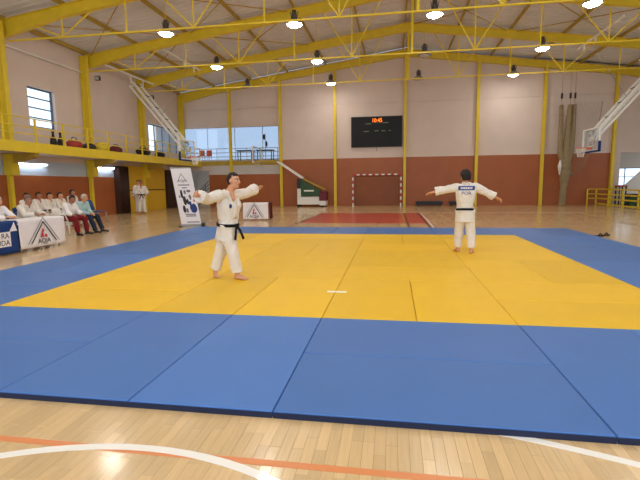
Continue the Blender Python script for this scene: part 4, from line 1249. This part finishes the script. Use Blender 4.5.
    def band(pts, w, name, m, par, th=0.012):
        """flat ribbon through points, thick along the front normal"""
        vs = []; fs = []
        for i, p in enumerate(pts):
            d = (pts[min(i+1, len(pts)-1)] - pts[max(i-1, 0)]).normalized(); nn = fwd - d*fwd.dot(d)
            nn = nn.normalized() if nn.length > 0.2 else u
            s_ = d.cross(nn).normalized()
            vs += [p - s_*w/2 - nn*th, p + s_*w/2 - nn*th, p + s_*w/2 + nn*th*0.6, p - s_*w/2 + nn*th*0.6]
        for i in range(len(pts)-1): fs += [(i*4+a, i*4+(a+1) % 4, i*4+4+(a+1) % 4, i*4+4+a) for a in range(4)]
        fs += [(3, 2, 1, 0), tuple((len(pts)-1)*4 + a for a in range(4))]
        return MB().add(vs, fs).build(name, m, par, True)
    if lapel:
        zt = (N - WA).z
        for s in (1, -1):
            pts = [N + sd*s*0.02 - fwd*0.075 + V((0, 0, 0.0)), N + sd*s*0.07 - fwd*0.03 + V((0, 0, 0.015)), N + sd*s*0.072 + fwd*0.03 + V((0, 0, -0.01))]
            for q in range(1, 9):
                fz = q/8
                pts.append(on_front(s*0.066*(1-fz) - s*0.035*fz, zt*(0.90 - 0.86*fz), 1, 0.004 + (0.006 if s > 0 else 0)))
            band(pts, 0.05, 'lapel', top, jk)
    if belt:
        n = 28; ring = []
        fr_ = fwd; sd_ = sd
        for i in range(n+1):
            a = 2*math.pi*i/n; d = sd_*math.cos(a) + fr_*math.sin(a)
            hit = bvh.ray_cast(WA + d*0.5 - V((0, 0, 0.015 + beltz)), -d)
            p = hit[0] if hit[0] is not None else WA + d*0.17
            p = V((p.x, p.y, WA.z - 0.015 - beltz - 0.012*math.sin(a))) + d*0.016
            ring.append((p, d))
        vs = []; fs = []
        for p, d in ring: vs += [p - V((0, 0, 0.022)) - d*0.012, p - V((0, 0, 0.022)) + d*0.006, p + V((0, 0, 0.022)) + d*0.006, p + V((0, 0, 0.022)) - d*0.012]
        for i in range(n): fs += [(i*4+a, i*4+(a+1) % 4, i*4+4+(a+1) % 4, i*4+4+a) for a in range(4)]
        bl = MB().add(vs, fs).build('belt', 'belt', t, True)
        kp = ring[n//4][0] + fwd*0.012
        MB().ell(kp, (0.035, 0.02, 0.026), None, 10, 7).build('knot', 'belt', bl, True)
        for s in (-1, 1):
            e1 = kp + sd*s*0.045 - V((0, 0, 0.08)) + fwd*0.025; e2 = kp + sd*s*0.09 - V((0, 0, 0.21)) + fwd*0.045
            band([kp + V((0, 0, -0.005)), e1, e2] if not sitting else [kp, kp + sd*s*0.05 - V((0, 0, 0.03)) + fwd*0.03, kp + sd*s*0.09 - V((0, 0, 0.02)) + fwd*0.09], 0.042, 'belt_end', 'belt', bl, 0.006)
    if shoes:
        for s in 'LR':
            a = J['a'+s]; td = V(J['t'+s]); td.z = 0; td.normalize(); b = MB()
            cap_mb(b, V((a.x, a.y, a.z-0.02)), 0.05, V((a.x, a.y, a.z-0.042)) - td*0.03, 0.045); cap_mb(b, V((a.x, a.y, a.z-0.03)), 0.048, V((a.x, a.y, a.z-0.054)) + td*0.16, 0.036)
            link('shoe', skin_mesh('shoe', b, shoes, 0.012, 3), t)
    return t, jk, on_front, (sd, fwd, N, WA)

def seated(lean=0.12, seat=0.47, arms='lap', knee=0.46, spread=0.1, sh=0.19, headf=0.0, h=1.0, feet=0.05):
    """joints of a person sitting, facing +y, hips at the origin"""
    z = seat + 0.1
    up_ = lambda d: (math.sin(lean)*d, z + math.cos(lean)*d)
    J = {'pelvis': (0, 0, z), 'waist': (0, *up_(0.17*h)), 'chest': (0, *up_(0.33*h)), 'neck': (0, *up_(0.49*h)), 'head': (0, up_(0.49*h)[0] + 0.03 + headf, up_(0.63*h)[1])}
    y, zz = up_(0.44*h)
    for s, q in (('L', -1), ('R', 1)):
        J['s'+s] = (q*sh, y, zz); J['h'+s] = (q*0.09, 0.02, z-0.02); J['k'+s] = (q*(0.09+spread), 0.43, knee+0.06); J['a'+s] = (q*(0.09+spread*0.9), 0.43+feet, 0.085); J['t'+s] = (q*0.2, 1, 0)
        if arms == 'lap': J['e'+s] = (q*(sh+0.01 + (0.04 if sh > 0.17 else 0)), y+0.05, zz-0.27); J['w'+s] = (q*0.07, y+0.25, zz-0.33)
        if arms == 'knees': J['e'+s] = (q*(sh+0.01 + (0.05 if sh > 0.17 else 0)), y+0.1, zz-0.24); J['w'+s] = (q*(0.08+spread), 0.36, knee+0.17)
        if arms == 'table': J['e'+s] = (q*(sh+0.08), y+0.16, zz-0.2); J['w'+s] = (q*0.1, y+0.36, max(zz-0.22, 0.785))
    return J

# contest man: arms held out, one towards the camera and one away
MX, MY = -1.80, 4.02
mf = V((0.93, -0.36, 0)).normalized()
mrz = math.atan2(-mf.x, mf.y)
inv = Matrix.Rotation(-mrz, 4, 'Z')
def ml(x, y, z): return inv @ (V((x, y, z)) - V((MX, MY, MT)))
Jm = {'pelvis': ml(-1.83, 4.03, 0.84), 'waist': ml(-1.79, 4.02, 0.96), 'chest': ml(-1.765, 4.01, 1.17), 'neck': ml(-1.75, 4.0, 1.375), 'head': ml(-1.665, 3.985, 1.535),
      'sR': ml(-1.84, 3.83, 1.325), 'eR': ml(-1.93, 3.58, 1.27), 'wR': ml(-1.96, 3.36, 1.34), 'sL': ml(-1.68, 4.18, 1.325), 'eL': ml(-1.60, 4.42, 1.345), 'wL': ml(-1.545, 4.66, 1.405),
      'hR': ml(-1.80, 3.94, 0.80), 'kR': ml(-1.70, 3.93, 0.46), 'aR': ml(-1.64, 3.94, 0.13), 'hL': ml(-1.86, 4.12, 0.80), 'kL': ml(-1.97, 4.12, 0.46), 'aL': ml(-2.07, 4.11, 0.135),
      'tR': inv.to_3x3() @ V((1, -0.25, 0)), 'tL': inv.to_3x3() @ V((0.5, -0.85, 0)), 'hem': (0, 0, 0.20)}
i3 = inv.to_3x3()
man, mjk, mfront, _ = person('man in white judo suit and black belt holding both arms out on the yellow mat', (MX+0.065, MY-0.17, MT), mrz, Jm, 'skin', ('short', 'hair_black'), fine=True, beltz=0.065,
    face=i3 @ V((0.96, -0.27, 0.0)), curl=(0.12, 0.7), dirs={'dL': i3 @ V((0.35, 0.9, 0.15)), 'nL': i3 @ V((0.6, -0.2, -0.6)), 'dR': i3 @ V((-0.1, -0.9, 0.12)), 'nR': i3 @ V((0.8, -0.1, -0.3))}, slim=1.02)
cp = mfront(0.09, 0.20, 1, 0.004)
MB().ell(cp, (0.03, 0.012, 0.034), None, 12, 7).build('chest_emblem', 'print_blue', mjk, True)

# boy seen from behind
BX, BY = 2.22, 6.96
def bl_(x, y, z): return V((x-BX, y-BY, z-MT))
Jb = {'pelvis': bl_(2.22, 6.96, 0.90), 'waist': bl_(2.215, 6.96, 1.03), 'chest': bl_(2.22, 6.96, 1.24), 'neck': bl_(2.23, 6.96, 1.44), 'head': bl_(2.205, 6.99, 1.58),
      'sL': bl_(2.05, 6.98, 1.375), 'eL': bl_(1.80, 7.0, 1.32), 'wL': bl_(1.595, 7.02, 1.28), 'sR': bl_(2.41, 6.95, 1.375), 'eR': bl_(2.62, 6.93, 1.26), 'wR': bl_(2.79, 6.92, 1.17),
      'hL': bl_(2.135, 6.97, 0.85), 'kL': bl_(2.12, 7.06, 0.48), 'aL': bl_(2.11, 7.06, 0.13), 'hR': bl_(2.305, 6.95, 0.85), 'kR': bl_(2.33, 6.93, 0.48), 'aR': bl_(2.34, 6.86, 0.135),
      'tL': (-0.3, 1, 0), 'tR': (0.35, 1, 0), 'hem': (0, 0, 0.225)}
boy, bjk, bfront, (bsd, bfwd, bN, bWA) = person('boy in white judo suit with blue back patch, seen from behind with arms spread', (BX-0.03, BY-0.22, MT), 0.0, Jb, 'skin', ('curly', 'hair_black'), fine=True, beltz=0.085,
    face=(-0.35, 0.93, -0.05), curl=(0.25, 0.5), dirs={'nL': V((0, -0.3, -1)), 'nR': V((0, -0.3, -1))}, slim=0.92)
# patch and letters wrapped on the back
gp = MB(); nx, nz = 12, 4
for layer, off in ((0, 0.004), (1, 0.009)):
    for j in range(nz+1):
        for i in range(nx+1):
            gp.v.append(tuple(bfront(-0.155 + 0.31*i/nx, 0.285 + 0.085*j/nz, -1, off)))
K = (nx+1)*(nz+1)
for j in range(nz):
    for i in range(nx):
        a = j*(nx+1)+i; q = (a, a+1, a+nx+2, a+nx+1)
        gp.f += [q, tuple(K+x for x in reversed(q))]
rim_ = [i for i in range(nx+1)] + [j*(nx+1)+nx for j in range(1, nz+1)] + [nz*(nx+1)+i for i in range(nx-1, -1, -1)] + [j*(nx+1) for j in range(nz-1, 0, -1)]
gp.f += [(rim_[i], rim_[(i+1) % len(rim_)], K+rim_[(i+1) % len(rim_)], K+rim_[i]) for i in range(len(rim_))]
bp2 = gp.build('back_patch', mat('patch_blue', (40, 72, 150), 0.7), bjk, True)
def wrap_text(txt, size, m, par, x, z, sx=1.0):
    me = text_mesh(txt, size, 0.0)
    for v in me.vertices: v.co = bfront(x + v.co.x*sx, z + v.co.y, -1, 0.013)
    me.materials.clear(); me.materials.append(M[m]); link('back_lettering', me, par)
wrap_text('POR', 0.085, 'print_blue', bjk, 0.0, 0.225, 1.15)
for i in range(7):
    x = -0.10 + 0.033*i
    p = [bfront(x + dx, 0.327 + dz, -1, 0.012) for dx, dz in ((-0.011, -0.02), (0.011, -0.02), (0.011, 0.02), (-0.011, 0.02))]
    p2 = [bfront(x + dx, 0.327 + dz, -1, 0.014) for dx, dz in ((-0.011, -0.02), (0.011, -0.02), (0.011, 0.02), (-0.011, 0.02))]
    MB().hexa(p + p2).build('name_mark', 'line_white', bp2)

# two judoka waiting by the yellow door
def standing(arms='belt', h=1.0):
    J = {'pelvis': (0, 0, 0.93), 'waist': (0, 0, 1.06), 'chest': (0, 0, 1.27), 'neck': (0, 0, 1.48), 'head': (0, 0.03, 1.645)}
    for s, q in (('L', -1), ('R', 1)):
        J['s'+s] = (q*0.18, 0, 1.41); J['h'+s] = (q*0.09, 0, 0.88); J['k'+s] = (q*0.11, 0.02, 0.49); J['a'+s] = (q*0.13, 0, 0.085); J['t'+s] = (q*0.3, 1, 0)
        if arms == 'belt': J['e'+s] = (q*0.30, -0.02, 1.16); J['w'+s] = (q*0.19, 0.17, 1.04)
        else: J['e'+s] = (q*0.25, -0.02, 1.13); J['w'+s] = (q*0.27, 0.06, 0.89)
    return {k: tuple(x*h for x in v) if k[0] != 't' else v for k, v in J.items()}
person('judoka in white suit standing by the yellow doors, the front one of the pair', (-12.32, 19.1, 0), math.radians(-150), standing('belt', 1.0), 'skin_dark', face=(0.2, 1, 0))
person('judoka in white suit standing by the yellow doors, half hidden behind the other', (-12.72, 19.5, 0), math.radians(-125), standing('side', 1.02), 'skin', face=(-0.1, 1, 0))

# ---------------------------------------------------------------- chairs and seated people
def plastic_chair(name, label, m, loc, rz, armrests, group):
    t = thing(name, label, 'chair', loc, rz, group)
    sm = MB(); n = 8
    for lay, dz in ((0, 0.0), (1, -0.025)):
        for j in range(n+1):
            for i in range(n+1):
                x = -0.22 + 0.44*i/n; y_ = -0.21 + 0.43*j/n
                sm.v.append((x*(1.0 + 0.06*j/n), y_, 0.44 - 0.02*math.cos(x/0.22*1.5)*math.sin(math.pi*j/n) + dz))
    K_ = (n+1)**2
    for j in range(n):
        for i in range(n):
            a = j*(n+1)+i; q = (a, a+1, a+n+2, a+n+1); sm.f += [q, tuple(K_+x for x in reversed(q))]
    rr = [i for i in range(n+1)] + [j*(n+1)+n for j in range(1, n+1)] + [n*(n+1)+i for i in range(n-1, -1, -1)] + [j*(n+1) for j in range(n-1, 0, -1)]
    sm.f += [(rr[i], rr[(i+1) % len(rr)], K_+rr[(i+1) % len(rr)], K_+rr[i]) for i in range(len(rr))]
    sm.build('seat', m, t, True)
    bk = MB()
    for lay, dy in ((0, 0.0), (1, -0.025)):
        for j in range(n+1):
            for i in range(n+1):
                x = -0.21 + 0.42*i/n; f_ = j/n
                bk.v.append((x*(1 - 0.12*f_*f_), -0.215 - 0.10*f_ - 0.03*(1-(x/0.21)**2) + dy, 0.46 + 0.37*f_ - 0.03*(x/0.21)**2*f_))
    bk.f = list(sm.f)
    bk.build('backrest', m, t, True)
    for sx in (-1, 1):
        for sy, yo in ((-1, -0.2), (1, 0.2)):
            MB().cyl((sx*0.19, yo*0.9, 0.43), (sx*0.235, yo*1.25, 0.0), 0.024, 0.018, 8).build('leg', m if armrests else 'grey', t, True)
        if armrests:
            MB().tube([(sx*0.21, -0.27, 0.64), (sx*0.27, -0.05, 0.655), (sx*0.27, 0.16, 0.64), (sx*0.25, 0.22, 0.45)], 0.022, 8).build('armrest', m, t, True)
    return t
FX = math.radians(-90)      # facing +x
# officials at the table
for k, (py, lab, hr, sk, fc, tp_) in enumerate(((6.62, 'white haired official seated at the blue clothed table, cut by the left picture edge', ('grey', 'hair_grey'), 'skin', (0.1, 1, -0.15), 'white_shirt'),
                                       (7.52, 'official in white jacket leaning on the logo banner table', ('grey', 'hair_salt'), 'skin_dark', (0.05, 1, -0.25), 'gi'))):
    lm = -8.72
    plastic_chair('plastic_chair', ('blue chair of the official at the blue clothed table', 'blue chair of the official at the logo banner table')[k], 'chair_blue', (lm, py, 0), FX, False, 'blue chairs')
    person(lab, (lm+0.0, py, 0), FX, seated(0.35, 0.45, 'table', headf=0.03), sk, hr, top=tp_, bottom='denim', belt=False, lapel=(tp_ == 'gi'), shoes='shoe', face=fc, slim=1.05, top_name='jacket' if tp_ == 'gi' else 'shirt')
# judoka row behind
row = [(10.21, 0, 'skin_dark'), (10.71, 0.01, 'skin_dark'), (11.2, -0.02, 'skin'), (11.7, -0.02, 'skin'), (12.36, 0.07, 'skin_dark')]
for k, (py, dz, sk) in enumerate(row):
    lab = ('first', 'second', 'third', 'fourth', 'fifth')[k]
    plastic_chair('plastic_chair', 'blue chair under the ' + lab + ' seated judoka from the left', 'chair_blue', (-11.1, py, 0), FX, False, 'blue chairs').scale = (0.93, 1, 1)
    person('judoka in white suit seated on a blue chair, ' + lab + ' from the left in the row', (-11.1, py, 0), FX, seated(0.12 - 0.05*(k == 4), 0.455 + max(dz, 0)*0.5, ('lap', 'knees')[k % 2], spread=0.05, sh=0.155, h=1.0 + dz), sk, ('short', 'hair_black'), shoes=None, face=(0.25 - 0.12*k, 1, -0.05), slim=0.84)
for k, py in enumerate((12.98, 13.62)):
    o = plastic_chair('plastic_chair', ('empty blue chair right of the seated judoka row, the nearer one', 'empty blue chair right of the seated judoka row, the farther one')[k], 'chair_blue', (-11.0, py, 0), FX, False, 'blue chairs')
    o.scale = (1.15, 1.15, 1.15)
# two spectators on white chairs
plastic_chair('garden_chair', 'white plastic armchair under the person in maroon trousers', 'white_plastic', (-9.15, 9.62, 0), FX+0.05, True, 'white armchairs')
person('person in white shirt and maroon trousers slumped on a white armchair', (-9.13, 9.62, 0), FX+0.05, seated(0.30, 0.44, 'knees', spread=0.14, headf=0.06, h=0.93), 'skin_dark', ('short', 'hair_black'), 'white_shirt', 'maroon_pants', False, False, 'shoe', face=(0.1, 1, -0.35), top_name='shirt', slim=1.22)
plastic_chair('garden_chair', 'white plastic armchair under the white haired man', 'white_plastic', (-9.2, 10.28, 0), FX+0.12, True, 'white armchairs')
person('white haired man in pale teal shirt and dark jeans seated on a white armchair', (-9.18, 10.28, 0), FX+0.12, seated(0.27, 0.44, 'lap', spread=0.12, headf=0.03, h=0.95, feet=0.16), 'skin', ('grey', 'hair_grey'), 'teal_shirt', 'denim', False, False, 'shoe', face=(0.0, 1, -0.2), top_name='shirt', slim=1.1)
